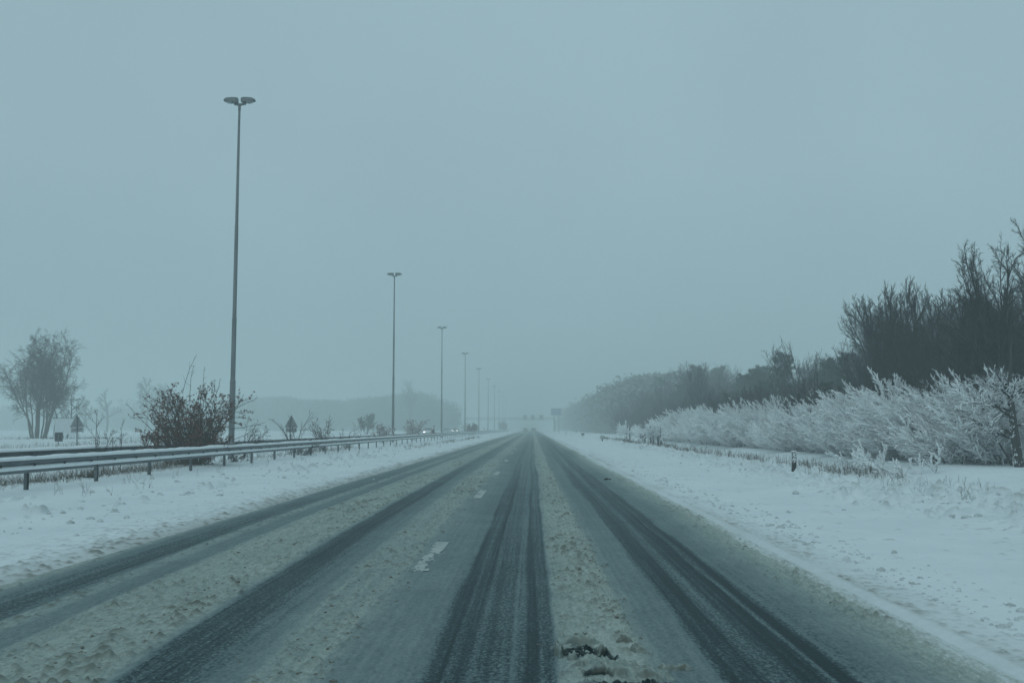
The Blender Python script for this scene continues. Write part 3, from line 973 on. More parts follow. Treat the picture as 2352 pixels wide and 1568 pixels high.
def guard_rail(name, label, X0, y0, y1, face, cap_w, nposts, step, first):
    t = thing(name, label, 'guard rail', (X0, 0, 0))
    prof = [(a * face, b) for a, b in W_PROF] + [((a - .006) * face, b) for a, b in W_PROF[::-1]]
    yb = [y0]
    while yb[-1] < y1: yb.append(yb[-1] + max(1.0, yb[-1] * .01))
    yb = np.array(yb)
    V, Fq = extrude_profile(prof, yb, lambda i, yv, p: [(a + .006 * math.sin(yv * .7), b + .006 * math.sin(yv * .41)) for a, b in p])
    obj('beam', mesh_np('beam', V, Fq, M['zinc'], smooth=False), t)
    # bolts along the upper wave
    mb = MB()
    yv = first - 8
    while yv < 130:
        mb.tube([(.066 * face, yv, .60), (.094 * face, yv, .60)], .026 if yv < 60 else .018, 6)
        mb.box((.085 * face, yv, .605), (.02, .05, .03))
        yv += step * .4
    yv = first
    while yv < 90:
        for za_, zb_ in ((.447, .505), (.635, .695)): mb.box((.082 * face, yv + .3, (za_ + zb_) / 2), (.008, .025, zb_ - za_))
        yv += 4.0
    mb.build('bolts', M['bolt'], t)
    # snow on top
    ysn = [y0]
    while ysn[-1] < y1: ysn.append(ysn[-1] + max(.12, ysn[-1] * .006))
    ysn = np.array(ysn)
    hn = vnoise(ysn * .55, ysn * 0, 601) * .5 + vnoise(ysn * 2.3, ysn * 0, 602) * .35 + vnoise(ysn * 9, ysn * 0, 603) * .15

    def capf(i, yv, p):
        k = .05 + .075 * hn[i]
        w0, w1 = .095, -cap_w
        return [(w0 * face, .700), (.10 * face, .700 + k * .55), (.07 * face, .700 + k * .92), (.0, .700 + k), (w1 * .7 * face, .700 + k * .95), (w1 * face, .700 + k * .5), (w1 * face, .700)]
    V, Fq = extrude_profile([0] * 7, ysn, capf)
    obj('snow_cap', mesh_np('snow_cap', V, Fq, M['snow_cap']), t)
    if face > 0 and cap_w < .2:
        def strf(i, yv, p):
            k = .8 + .35 * hn[i]
            return [(.082 * face, .498), (.088 * face, .508), (.07 * face, .508 + .058 * k), (.03 * face, .52 + .075 * k), (.012 * face, .59), (.02 * face, .56), (.076 * face, .504)]
        V, Fq = extrude_profile([0] * 7, ysn, strf)
        obj('snow_strip', mesh_np('snow_strip', V, Fq, M['snow_cap']), t)
    # posts
    def post_mb(mb, px, yv, zb, w=.10):
        # sigma shaped post
        pr = [(-.03, -w / 2), (.03, -w / 2), (.03, -w / 2 + .012), (-.016, -w / 2 + .012), (-.016, w / 2 - .012), (.03, w / 2 - .012), (.03, w / 2), (-.03, w / 2)]
        n = len(pr)
        vs = [(px + a, yv + q, zb - .25) for a, q in pr] + [(px + a, yv + q, .69) for a, q in pr]
        fs = [(0, 1, 2, 3), (4, 5, 6, 7), (0, 3, 4, 7), (n + 3, n + 2, n + 1, n), (n + 7, n + 6, n + 5, n + 4), (n + 7, n + 4, n + 3, n)]
        fs += [(i, (i + 1) % n, (i + 1) % n + n, i + n) for i in range(n)]
        mb.add(vs, fs)
        mb.box((px + .052 * face, yv, .565), (.07, .08, .10))
    for k in range(nposts):
        yv = first + k * step
        mb = MB(); post_mb(mb, -.09 * face, yv, gz(X0 - .09 * face, yv))
        mb.build('post', M['zinc'], t)
    mb = MB(); yv = first + nposts * step
    while yv < y1 - 2:
        post_mb(mb, -.09 * face, yv, 0); yv += step
    tag(mb.build('posts', M['zinc'], t), kind='stuff')
    return t


guard_rail('guard_rail', 'near galvanised guard rail carrying thick snow along the left verge', -10.4, 3.0, 470, 1, .10, 100, 3.33, 7.3)
guard_rail('guard_rail', 'farther guard rail capped with snow beyond the shrubs of the median', -14.6, 6.0, 470, -1, .30, 60, 3.33, 9.0)

# ------------------------------------------------------------------ lamp posts
def make_lamp():
    t = thing('lamp_post', 'x', 'lamp post', (0, 0, 0), 0, 'twin lamp posts along the median')
    H = at(549, 231, 39.7).z
    mb = MB()
    mb.tube([(0, 0, -.3), (0, 0, 3.2)], [.118, .112], 14)
    mb.tube([(0, 0, 3.2), (0, 0, 5.75)], [.095, .09], 14)
    mb.tube([(0, 0, 5.75), (0, 0, 9.5)], [.080, .072], 14)
    mb.tube([(0, 0, 9.5), (0, 0, H - .22)], [.064, .045], 14)
    mb.tube([(0, 0, 3.17), (0, 0, 3.28)], [.122, .100], 14)
    mb.tube([(0, 0, 5.70), (0, 0, 5.80)], [.098, .084], 14)
    mb.tube([(0, 0, 9.46), (0, 0, 9.55)], [.078, .066], 14)
    mb.box((0, -.118, .9), (.11, .02, .45))
    mb.build('pole', M['pole'], t, True)
    br = MB()
    br.tube([(0, 0, H - .42), (0, 0, H - .14)], [.058, .055], 12)
    br.box((0, 0, H - .17), (.34, .09, .06))
    for s in (-1, 1):
        br.tube([(s * .05, 0, H - .22), (s * .2, 0, H - .10)], .03, 8)
    br.build('bracket', M['lamp_case'], t, True)
    for s in (-1, 1):
        # flat topped tapering housing seen from below, leaning outwards a little
        h = MB()

        def ring(u, w, zt, zb): return [(s * u, -w, zb), (s * u, -w * .82, zt), (s * u, w * .82, zt), (s * u, w, zb)]
        a = [ring(.07, .10, H + .09, H - .08), ring(.16, .16, H + .10, H - .13), ring(.30, .17, H + .10, H - .05), ring(.52, .16, H + .085, H - .04), ring(.64, .10, H + .03, H - .03)]
        h.loft(a)
        h.box((s * .19, 0, H - .135), (.10, .2, .06), Matrix.Rotation(s * .5, 3, 'Y'))
        hd = h.build('lamp_head', M['lamp_case'], t)
        g = MB()
        a = [[(s * u, -w, H - .047), (s * u, -w * .6, H - .047 - d), (s * u, w * .6, H - .047 - d), (s * u, w, H - .047)] for u, w, d in ((.27, .13, .02), (.33, .145, .075), (.48, .135, .055), (.60, .08, .015))]
        g.loft(a)
        g.build('lamp_glass', M['lamp_glass'], hd)
    return t


lamp0 = make_lamp()
LL = ['nearest and tallest twin headed lamp post, standing behind the brown leaved bush',
      'second twin headed lamp post from the leafy bush, just past the small snowy shrubs',
      'third twin headed lamp post counted from the leafy bush along the median',
      'fourth twin headed lamp post counted from the leafy bush along the median',
      'fifth twin headed lamp post counted from the leafy bush along the median',
      'sixth twin headed lamp post counted from the leafy bush along the median',
      'seventh twin headed lamp post, pale in fog, counted from the leafy bush',
      'eighth twin headed lamp post, faint in fog, counted from the leafy bush',
      'ninth twin headed lamp post, very faint in fog, counted from the leafy bush',
      'tenth and farthest twin headed lamp post, barely visible in the fog']
for k in range(10):
    y = 39.7 + 46.3 * k
    x = -12.0
    if k == 0:
        lamp0.location = (x, y, 0); lamp0['label'] = LL[0]
    else:
        lp = dup(lamp0, (x, y, 0), 0, 1.0, LL[k]); lp.rotation_euler = (rnd.gauss(0, .003), rnd.gauss(0, .003), 0)

# ------------------------------------------------------------------ shrubs of the median
def leafy_bush():
    rng = np.random.default_rng(201)
    y = 34.0; x = at(440, 983, y).x; z0 = gz(x, y)
    t = thing('leafy_bush', 'big dark bush still holding brown leaves, behind the near guard rail', 'bush', (x, y, z0))
    n = 42
    az = rng.random(n) * 2 * PI; sp = np.radians(8 + 62 * rng.random(n))
    D = np.stack([np.cos(az) * np.sin(sp) * 1.2 - .06, np.sin(az) * np.sin(sp) * .8, np.cos(sp)], -1)
    S = np.stack([rng.normal(size=n) * .22, rng.normal(size=n) * .18, np.full(n, -.1)], -1)
    Ln = 3.15 * (.62 + .45 * rng.random(n)) * (1 - .28 * (sp / R(70)))
    P0, R0 = grow(rng, S, D, Ln, np.full(n, .026), 11, .10, (0, 0, .38), .25)
    s1 = kids(rng, P0, R0, Ln, 11, .15, .97, 44, 12, .34, fall=.5, rr=.5, rmin=.008)
    P1, R1 = grow(rng, *s1, 7, .16, (0, 0, .2), .4)
    s2 = kids(rng, P1, R1, s1[2], 5, .15, .97, 45, 15, .42, rr=.6, rmin=.006)
    P2, R2 = grow(rng, *s2, 4, .2, (0, 0, .1), .5)
    # long bare shoots
    sh = [((-.35, 0, 2.4), (.15, 0, 1), 1.45), ((-.1, 0, 2.3), (-.02, 0, 1), 1.1), ((.25, 0, 1.9), (-.02, 0, 1), 1.45), ((1.2, 0, 1.7), (1, .1, .75), 1.2), ((1.3, 0, 1.2), (1, 0, .35), 1.3),
          ((1.4, 0, .8), (1, 0, .5), 1.0), ((-1.2, 0, 1.0), (-1, 0, .9), 1.5), ((-1.0, 0, 1.5), (-.8, 0, 1), 1.1), ((-.6, 0, 2.0), (-.9, 0, .9), .9), ((.7, 0, 2.1), (.5, 0, 1), .9)]
    Ps, Rs = grow(rng, [q[0] for q in sh], [q[1] for q in sh], [q[2] for q in sh], [.010] * len(sh), 9, .09, (0, 0, .15), .5)
    sk = kids(rng, Ps, Rs, np.array([q[2] for q in sh]), 5, .2, .95, 35, 8, .22, rmin=.006)
    Pk, Rk = grow(rng, *sk, 4, .12)
    obj('branches', tube_mesh('branches', [(P0, R0, 6), (P1, R1, 4), (P2, R2, 3), (Ps, Rs, 4), (Pk, Rk, 3)], M['bark']), t)
    c1 = P1[:, 2:].reshape(-1, 3); c2 = P2[:, 1:].reshape(-1, 3)
    C = np.concatenate([c1, c2])
    # leaves hang on in clumps: keep most in some regions, few in others
    key = vnoise(C[:, 0] * 1.7 + 40, C[:, 2] * 1.7 + C[:, 1] * 1.3 + 70, 210)
    rr_ = np.hypot(C[:, 0], C[:, 2] - .7)
    keep = rng.random(len(C)) < np.clip((key - .14) * 2.6, .15, 1) * np.clip(2.5 - rr_ * .75, .12, 1)
    C = C[keep]
    C = C + rng.normal(size=C.shape) * .03
    obj('leaves', leaves_mesh('leaves', rng, C, .075, M['brown_leaf'], .35, .5), t)


leafy_bush()


def bare_shrub(name, label, px, y, top, nst, spread, seed, X=None, lean=(0, 0), frost=False, twiggy=1.0, rads=.014, leaves=False, cat='shrub'):
    rng = np.random.default_rng(seed)
    p = at(px, 983, y); x = p.x if X is None else X
    z0 = gz(x, y); h = at(px, top, y).z - z0
    t = thing(name, label, cat, (x, y, z0))
    az = rng.random(nst) * 2 * PI; sp = np.radians(spread * (.15 + .95 * rng.random(nst)))
    D = np.stack([np.cos(az) * np.sin(sp) + lean[0], np.sin(az) * np.sin(sp) + lean[1], np.cos(sp)], -1)
    S = np.stack([rng.normal(size=nst) * .12, rng.normal(size=nst) * .12, np.full(nst, -.08)], -1)
    Ln = h * (.6 + .45 * rng.random(nst))
    rm = max(.006, y * .00009)
    P0, R0 = grow(rng, S, D, Ln, np.full(nst, max(rads, rm * 1.6)), 9, .08, (lean[0], 0, .2), .35)
    s1 = kids(rng, P0, R0, Ln, int(7 * twiggy), .2, .95, 38, 12, .36, rr=.55, rmin=rm)
    P1, R1 = grow(rng, *s1, 6, .14, (0, 0, .2), .5)
    s2 = kids(rng, P1, R1, s1[2], int(4 * twiggy), .2, .95, 40, 12, .4, rr=.7, rmin=rm)
    P2, R2 = grow(rng, *s2, 4, .16, (0, 0, .1), .6)
    top_ = max(P0[..., 2].max(), P1[..., 2].max()); s = h / top_
    P0, P1, P2 = P0 * s, P1 * s, P2 * s
    obj('branches', tube_mesh('branches', [(P0, R0, 5), (P1, R1, 3), (P2, R2, 3)], M['bark']), t)
    if frost:
        sn = []
        for Pq, a in ((P1, .014), (P2, .015)):
            m, n2, _ = Pq.shape
            rad = max(a, rm * 1.6) * (.3 + 1.0 * rng.random((m, n2))) * (rng.random((m, n2)) > .3)
            sn.append((Pq + np.stack([-rad * .3, -rad * .4, rad], -1), rad, 4))
        obj('snow_load', tube_mesh('snow_load', sn, M['snow_load']), t)
    if leaves:
        C = P2[:, 1:].reshape(-1, 3); C = C[rng.random(len(C)) < leaves]
        obj('leaves', leaves_mesh('leaves', rng, C, .07 + y * .0006, M['brown_leaf'], .35, .4), t)
    return t


bare_shrub('bare_sapling', 'thin bare sapling with spread twigs, left of the leafy bush', 240, 28, 940, 2, 9, 301, cat='sapling')
bare_shrub('bare_sapling', 'smaller bare sapling touching the leafy bush on its left', 264, 29, 962, 2, 14, 302, cat='sapling')
bare_shrub('bare_shrub', 'low bare shrub spreading right of the nearest lamp post', 560, 42, 962, 9, 50, 303, lean=(.3, 0), twiggy=1.3)
bare_shrub('bare_shrub', 'open bare shrub in front of the triangular sign by the far guard rail', 676, 50, 940, 5, 34, 304, twiggy=1.1, rads=.022)
bare_shrub('bare_shrub', 'many stemmed bare shrub just right of the sign behind the rails', 742, 54, 950, 14, 38, 305, twiggy=1.2, leaves=.06)
bare_shrub('bare_sapling', 'single upright bare sapling between the two nearest lamp posts', 811, 64, 956, 2, 12, 306, cat='sapling')
bare_shrub('bare_shrub', 'low twiggy shrub beside the single upright sapling', 790, 62, 982, 8, 48, 307)
bare_shrub('frosted_shrub', 'small leafy shrub dusted with snow just left of the second lamp post', 884, 81, 970, 12, 40, 308, frost=True, twiggy=1.4, leaves=.35)
bare_shrub('frosted_shrub', 'larger snow dusted shrub with long shoots right of the second lamp post', 948, 101, 960, 14, 30, 309, frost=True, twiggy=1.4, leaves=.35)
bare_shrub('bare_shrub', 'dark rounded shrub before the oncoming white car', 997, 122, 977, 9, 18, 310, twiggy=1.1, leaves=.3)
bare_shrub('bare_shrub', 'hazy shrub at the foot of the fourth lamp post', 1077, 195, 969, 12, 44, 311, twiggy=1.3, leaves=.35)
bare_shrub('bare_shrub', 'hazy rounded shrub beside the one at the fourth lamp post', 1086, 197, 972, 18, 34, 312, twiggy=1.3, leaves=.8)
bare_shrub('bare_shrub', 'faint large bush in fog at the far end of the median', 1156, 400, 965, 26, 40, 313, twiggy=1.4, leaves=.9)
bare_shrub('bare_shrub', 'low brown tangle of twigs under the near rail left of the leafy bush', 205, 25.5, 1068, 14, 70, 314, X=-11.3, twiggy=1.2, rads=.01)
bare_shrub('bare_shrub', 'low tangle of twigs under the rail at the foot of the nearest lamp post', 575, 38, 1028, 12, 66, 315, X=-11.2, twiggy=1.2, rads=.012)
bare_shrub('bare_shrub', 'low brown tangle of twigs under the rail below the triangular sign', 690, 47, 1006, 14, 66, 316, X=-11.1, twiggy=1.3, rads=.012)

# dry grass and weeds
def blades(name, label, cat, pts, hmin, hmax, mat, seed, rad=.004, lean=.3, seedheads=0.0, droop=-.2):
    rng = np.random.default_rng(seed)
    pts = np.asarray(pts); m = len(pts)
    z = surf_z(pts[:, 0], pts[:, 1])
    S = np.stack([pts[:, 0], pts[:, 1], z - .03], -1)
    D = np.stack([rng.normal(size=m) * lean, rng.normal(size=m) * lean, np.ones(m)], -1)
    Ln = hmin + (hmax - hmin) * rng.random(m)
    rd = np.maximum(rad, pts[:, 1] * .00011)
    P, Rr = grow(rng, S, D, Ln, rd, 5, .13, (0, 0, droop), .4)
    g = [(P, Rr, 3)]
    if seedheads:
        k = rng.random(m) < seedheads
        s1 = kids(rng, P[k], Rr[k], Ln[k], 4, .4, 1, 35, 12, .3, rmin=float(rad) * .8)
        P1, R1 = grow(rng, *s1, 3, .15)
        g.append((P1, np.maximum(R1, P1[:, :1, 1] * .00009), 3))
    return tag(obj(name, tube_mesh(name, g, mat)), label, cat, kind='stuff')


rng = np.random.default_rng(400)
pts = []
for i in range(2600):
    y = 17 + 17 * rng.random(); pts.append((-11.45 + rng.normal() * .28 - .2 * rng.random(), y))
for i in range(700):
    y = 33 + 30 * rng.random(); pts.append((-11.4 + rng.normal() * .3, y))
blades('dry_grass', 'strip of dry brown grass under and behind the near guard rail', 'grass', pts, .12, .42, M['weed'], 401, .0035, .5)
pts = []
for i in range(1900):
    y = 24 * math.exp(rng.random() * math.log(5.2))
    if vnoise(np.array([y * .9]), np.array([3.3]), 402)[0] < .3 and rng.random() < .75: continue
    pts.append((8.45 + rng.normal() * .13 + .2 * math.sin(y * .21), y))
blades('dry_weeds', 'broken line of dry brown weed stalks along the right hand ditch', 'weeds', pts, .10, .36, M['weed'], 403, .004, .15, .45, .1)
pts = []
for i in range(60):
    cx = rng.uniform(7.5, 9.8); cy = 17 + 14 * rng.random()
    for j in range(rng.integers(2, 7)): pts.append((cx + rng.normal() * .07, cy + rng.normal() * .07))
for i in range(40):
    cx = rng.uniform(-9.8, -8.0); cy = 19 + 60 * rng.random() ** 1.4
    for j in range(rng.integers(2, 6)): pts.append((cx + rng.normal() * .06, cy + rng.normal() * .1))
for i in range(70):
    cy = 55 + 90 * rng.random(); cx = -7.6 + rng.normal() * .25
    for j in range(rng.integers(3, 7)): pts.append((cx + rng.normal() * .1, cy + rng.normal() * .5))
blades('weed_tufts', 'thin scattered weed tufts poking out of the snow on both verges', 'weeds', pts, .08, .34, M['weed'], 404, .0035, .25, .3)
pts = []
for i in range(1200):
    pts.append((-30 - 5 * rng.random() ** 2, 45 + 50 * rng.random()))
for i in range(500):
    pts.append((-46 + rng.normal() * 3.5, 99 + rng.normal() * 4))
blades('field_grass', 'sparse frosted grass along the edge of the snowy field beyond the signs', 'grass', pts, .12, .4, M['weed'], 405, .004, .3)

# slush and snow crumbs
import bmesh
_bm = bmesh.new(); bmesh.ops.create_icosphere(_bm, subdivisions=2, radius=1)
ICO_V = np.array([v.co[:] for v in _bm.verts]); ICO_F = np.array([[v.index for v in f.verts] for f in _bm.faces]); _bm.free()
_bm = bmesh.new(); bmesh.ops.create_icosphere(_bm, subdivisions=1, radius=1)
ICO1_V = np.array([v.co[:] for v in _bm.verts]); ICO1_F = np.array([[v.index for v in f.verts] for f in _bm.faces]); _bm.free()


def lumps(rng, C, Rd, flat=.65, rough=.3, base=(ICO_V, ICO_F)):
    V0, F0 = base
    m = len(C); k = len(V0)
    sc = Rd[:, None] * np.stack([.7 + .6 * rng.random(m), .7 + .6 * rng.random(m), flat * (.7 + .5 * rng.random(m))], -1)
    an = rng.random(m) * 6.28
    V = V0[None] * (1 + rough * rng.normal(size=(m, k, 1)))
    V = V * sc[:, None]
    x = V[..., 0] * np.cos(an)[:, None] - V[..., 1] * np.sin(an)[:, None]
    y = V[..., 0] * np.sin(an)[:, None] + V[..., 1] * np.cos(an)[:, None]
    V = np.stack([x, y, V[..., 2]], -1) + C[:, None]
    Fq = F0[None] + (np.arange(m) * k)[:, None, None]
    return V.reshape(-1, 3), Fq.reshape(-1, 3)


def scatter(name, label, cat, P2, Rd, mat, seed, sink=.25, **kw):
    rng = np.random.default_rng(seed)
    P2 = np.asarray(P2); Rd = np.asarray(Rd)
    z = surf_z(P2[:, 0], P2[:, 1]) + Rd * .2 - Rd * sink
    V, Fq = lumps(rng, np.stack([P2[:, 0], P2[:, 1], z], -1), Rd, **kw)
    return tag(obj(name, mesh_np(name, V, Fq, mat)), label, cat, kind='stuff')


rng = np.random.default_rng(500)
pp = []; rr_ = []
lanes = [(-2.75, .22, 1.0), (-1.45, .14, .9), (-1.15, .10, .6), (.52, .10, .7), (.62, .05, .5), (2.3, .15, .12), (-3.85, .1, .25), (.35, .12, .3)]
tries = 0
while len(pp) < 3000:
    a, s, w = lanes[rng.integers(len(lanes))]
    if rng.random() > w: continue
    y = 4.8 * math.exp(rng.random() * math.log(14)); x = a + rng.normal() * s
    if vnoise(np.array([x * 1.4 + 9]), np.array([y * .7]), 501)[0] < .45 and rng.random() < .7: continue
    if 5.2 < y < 6.4 and .1 < x < .9: continue
    pp.append((x, y)); rr_.append(.004 + .017 * rng.random() ** 4)
scatter('slush_crumbs', 'brown crumbs of dirty slush scattered between the tyre tracks', 'slush', pp, rr_, M['crumb'], 502, sink=.5, base=(ICO1_V, ICO1_F), rough=.22, flat=.85)
pp = []; rr_ = []
for i in range(900):
    y = 5.5 * math.exp(rng.random() * math.log(11)); pp.append((3.05 + abs(rng.normal()) * .35, y)); rr_.append(.008 + .03 * rng.random() ** 3)
for i in range(700):
    y = 13 * math.exp(rng.random() * math.log(6)); pp.append((7.3 + rng.normal() * .8, y)); rr_.append(.012 + .05 * rng.random() ** 3)
for i in range(500):
    y = 12 * math.exp(rng.random() * math.log(7)); pp.append((-7.2 + rng.normal() * 1.0, y)); rr_.append(.015 + .05 * rng.random() ** 4)
scatter('snow_lumps', 'ploughed lumps of snow lying on both verges', 'snow', pp, rr_, M['snow_chunk'], 503, rough=.13, flat=.85, sink=.3)


def clump():
    """broken crust of frozen slush with bare wet asphalt showing in the pits"""
    gx = np.linspace(.08, 1.06, 280); gy = np.linspace(4.7, 6.75, 400)
    X, Y = np.meshgrid(gx, gy)
    road = ground_h(X, Y) + road_fields(X, Y)[1]
    wx = X + (fbm(X * 9, Y * 9, 3, 700) - .5) * .12; wy = Y + (fbm(X * 9, Y * 9, 3, 701) - .5) * .16

    def blob(cx, cy, rx, ry, an=0.0):
        dx = wx - cx; dy = wy - cy
        u = dx * math.cos(an) + dy * math.sin(an); v = -dx * math.sin(an) + dy * math.cos(an)
        return 1 - np.sqrt((u / rx) ** 2 + (v / ry) ** 2)
    n1 = fbm(X * 13, Y * 10, 4, 702); n2 = fbm(X * 34, Y * 26, 3, 703)
    ridge = np.maximum.reduce([blob(.36, 5.80, .10, .10), blob(.48, 5.62, .20, .10, -.5), blob(.24, 5.93, .035, .05), blob(.66, 5.54, .12, .08, -.3),
                               blob(.42, 6.06, .06, .035), blob(.30, 6.34, .13, .035), blob(.155, 6.1, .02, .16)])
    small = np.maximum.reduce([blob(.30, 6.55, .05, .03), blob(.58, 6.45, .05, .045), blob(.64, 6.2, .05, .07), blob(.55, 6.6, .03, .03), blob(.80, 5.75, .09, .03)])
    pit = np.maximum.reduce([blob(.27, 6.12, .13, .17), blob(.43, 5.98, .06, .09), blob(.62, 5.30, .36, .13, -.15), blob(.36, 5.58, .09, .08)])
    cut = .10 * n1
    nod = spots(X, Y * .9, .075, .95, 704, .35, .7) ** 1.4; nod2 = spots(X, Y * .9, .036, .9, 706, .35, .65) ** 1.4
    hr = sstep(-.06, .45, ridge - cut + .05) * (.012 + .036 * n1 + .016 * nod + .010 * nod2 + .016 * (n2 - .5))
    hr = hr + sstep(-.02, .5, small - cut * .5 + .05) * (.014 + .014 * nod2)
    body = np.clip(sstep(.0, .12, ridge + .06) + sstep(.0, .12, small + .05), 0, 1)
    pm = sstep(-.06, .30, pit - cut * .9 + .25 * (n2 - .5)) * (1 - sstep(.0, .3, ridge))
    edge = np.minimum(np.minimum(sstep(.08, .14, X), sstep(1.06, 1.0, X)), np.minimum(sstep(4.7, 4.8, Y), sstep(6.75, 6.65, Y)))
    cover = np.clip(body + pm, 0, 1) * edge
    Z = road + hr - .004 * pm + np.where(cover > .02, .007, -.03)
    gyh, gxh = np.gradient(hr, gy, gx)
    steep = sstep(.35, 1.5, np.maximum(gyh, 0) + .4 * np.abs(gxh))  # steep camera-facing sides, darkened: shade put into the colour along with dirt
    sl = .72 + .3 * (n2 - .5) - .95 * pm; dt = np.clip(.08 + .9 * pm * (1 - pm) * 2 + .55 * steep * n1 * 1.5 + .75 * (small > -.05) * n1, 0, 1)
    V = np.stack([X, Y, Z], -1).reshape(-1, 3)
    r, c = X.shape; i = np.arange(r * c).reshape(r, c)
    Fq = np.stack([i[:-1, :-1], i[:-1, 1:], i[1:, 1:], i[1:, :-1]], -1).reshape(-1, 4)
    keep = (cover.reshape(-1)[Fq] > .005).any(1)
    Fq = Fq[keep]
    uq, inv = np.unique(Fq, return_inverse=True)
    me = mesh_np('slush_clump', V[uq], inv.reshape(Fq.shape), M['road'], attrs={'slush': sl.reshape(-1)[uq], 'dirt': dt.reshape(-1)[uq]})
    tag(obj('slush_clump', me), 'big dirty clump of frozen slush lying between the tyre tracks nearest the camera', 'slush clump')


clump()
# black lump on the hard edge of the lane
rng = np.random.default_rng(530)
V, Fq = lumps(rng, np.array([(0, 0, .03), (.07, .02, .02), (-.05, .03, .02)]), np.array([.04, .03, .028]), .7, .1)
x = at(1395, 1101, 26.2).x
tag(obj('slush_lump', mesh_np('slush_lump', V, Fq, M['black_slush']), None, (x, 26.2, gz(x, 26.2))), 'single black lump of slush on the right lane beside the tyre track', 'slush lump')

# ------------------------------------------------------------------ signs
def tri_sign(label, px, y, apex_y, base_y, plate_y, wpx, lean, tilt):
    b = at(px, 983, y); x = b.x; z0 = gz(x, y)
    t = thing('warning_sign', label, 'traffic sign', (x, y, z0))
    za, zb, zp = at(px, apex_y, y).z - z0, at(px, base_y, y).z - z0, at(px, plate_y, y).z - z0
    w = wpx * y / F
    rot = Matrix.Rotation(tilt, 3, 'Y')
    c = Vector((0, 0, zb))

    def tri(mb, w_, za_, zb_, y0, y1, rnd_=.06):
        # triangle with rounded corners
        cs = [Vector((0, 0, za_)), Vector((w_ / 2, 0, zb_)), Vector((-w_ / 2, 0, zb_))]
        prof = []
        for i in range(3):
            p, a, q = cs[i], cs[i - 1], cs[(i + 1) % 3]
            d1 = (a - p).normalized() * rnd_; d2 = (q - p).normalized() * rnd_
            for s in (0, .5, 1):
                v = p + d1 * (1 - s) ** 2 + d2 * s ** 2
                v = c + rot @ (v - c)
                prof.append((v.x, v.z))
        mb.prism(prof, y0, y1)
    mb = MB(); tri(mb, w, za, zb, -.012, .012); mb.build('triangle_plate', M['sign_back'], t)
    for zz in (zb + .12, zb + .42):
        mb = MB(); mb.box((0, -.03, zz), (.16 if zz > zb + .2 else .5, .02, .04)); mb.build('clamp', M['zinc'], t)
    mb = MB(); mb.box((.0, 0, (zb - .03 + zp) / 2), (w * .78, .02, zb - .03 - zp), rot); mb.build('lower_plate', M['sign_back'], t)
    mb = MB(); mb.box((0, -.002, zb - .012), (w * 1.02, .05, .025), rot); mb.build('snow_line', M['snow_cap'], t)
    mb = MB(); mb.tube([(lean * -1, -.07, -.2), (0, -.07, za - .05)], .038, 10); mb.build('post', M['zinc'], t, True)


tri_sign('triangular road sign seen from behind on a post beside the white board', 177, 65, 951, 981, 991.5, 35, -.08, -.07)
tri_sign('triangular road sign seen from behind through bare twigs at the far guard rail', 669, 74, 952.5, 981.5, 992, 32, .1, .0)

# dark box plate on a post
y = 70; x = at(136, 983, y).x; z0 = gz(x, y)
t = thing('dark_sign', 'small dark rectangular sign on a post in front of the white board', 'traffic sign', (x, y, z0))
za, zb = at(136, 993, y).z - z0, at(136, 1013, y).z - z0
mb = MB(); mb.box((0, 0, (za + zb) / 2), (.5, .05, za - zb), None, .01); mb.build('plate', M['black_plate'], t)
mb = MB()
for s in (-1, 1): mb.box((s * .255, -.005, (za + zb) / 2), (.03, .08, za - zb + .03))
mb.box((0, -.005, zb), (.48, .08, .03)); mb.box((0, -.005, za), (.48, .08, .03)); mb.build('frame', M['zinc_dark'], t)
mb = MB(); mb.tube([(0, -.06, -.2), (0, -.06, za - .04)], .03, 8); mb.build('post', M['zinc'], t, True)

# white board on a scaffold
y = 98; x = at(154, 983, y).x; z0 = gz(x, y)
t = thing('white_board', 'large blank white board on a light scaffold frame beside the tall birches', 'billboard', (x, y, z0))
k = y / F
zt, zb = at(154, 961, y).z - z0, at(154, 997, y).z - z0
wd = 57 * k
mb = MB(); mb.box((0, 0, (zt + zb) / 2), (wd, .05, zt - zb)); mb.build('panel', M['board_white'], t)
mb = MB()
for s in (-.5, -.5 + .055, .5):
    mb.tube([(s * wd - .05, .06, -.2), (s * wd - .05, .06, zt + .15)], .025, 6)
for zz in np.arange(.3, zt, .35): mb.tube([(-.5 * wd - .05, .06, zz), (-.445 * wd - .05, .06, zz)], .018, 5)
mb.tube([(-.5 * wd - .05, .06, 1.5), (-.5 * wd - .6, .9, -.1)], .025, 6)
mb.tube([(-.5 * wd, .05, zb - .12), (.5 * wd, .05, zb - .12)], .025, 6)
mb.tube([(-.5 * wd, .05, zt + .05), (.5 * wd, .05, zt + .05)], .02, 6)
for i in range(12): mb.tube([((-.48 + i * .085) * wd, .05, zt), ((-.48 + i * .085) * wd, .05, zt + .16)], .018, 5)
mb.build('scaffold', M['zinc'], t)

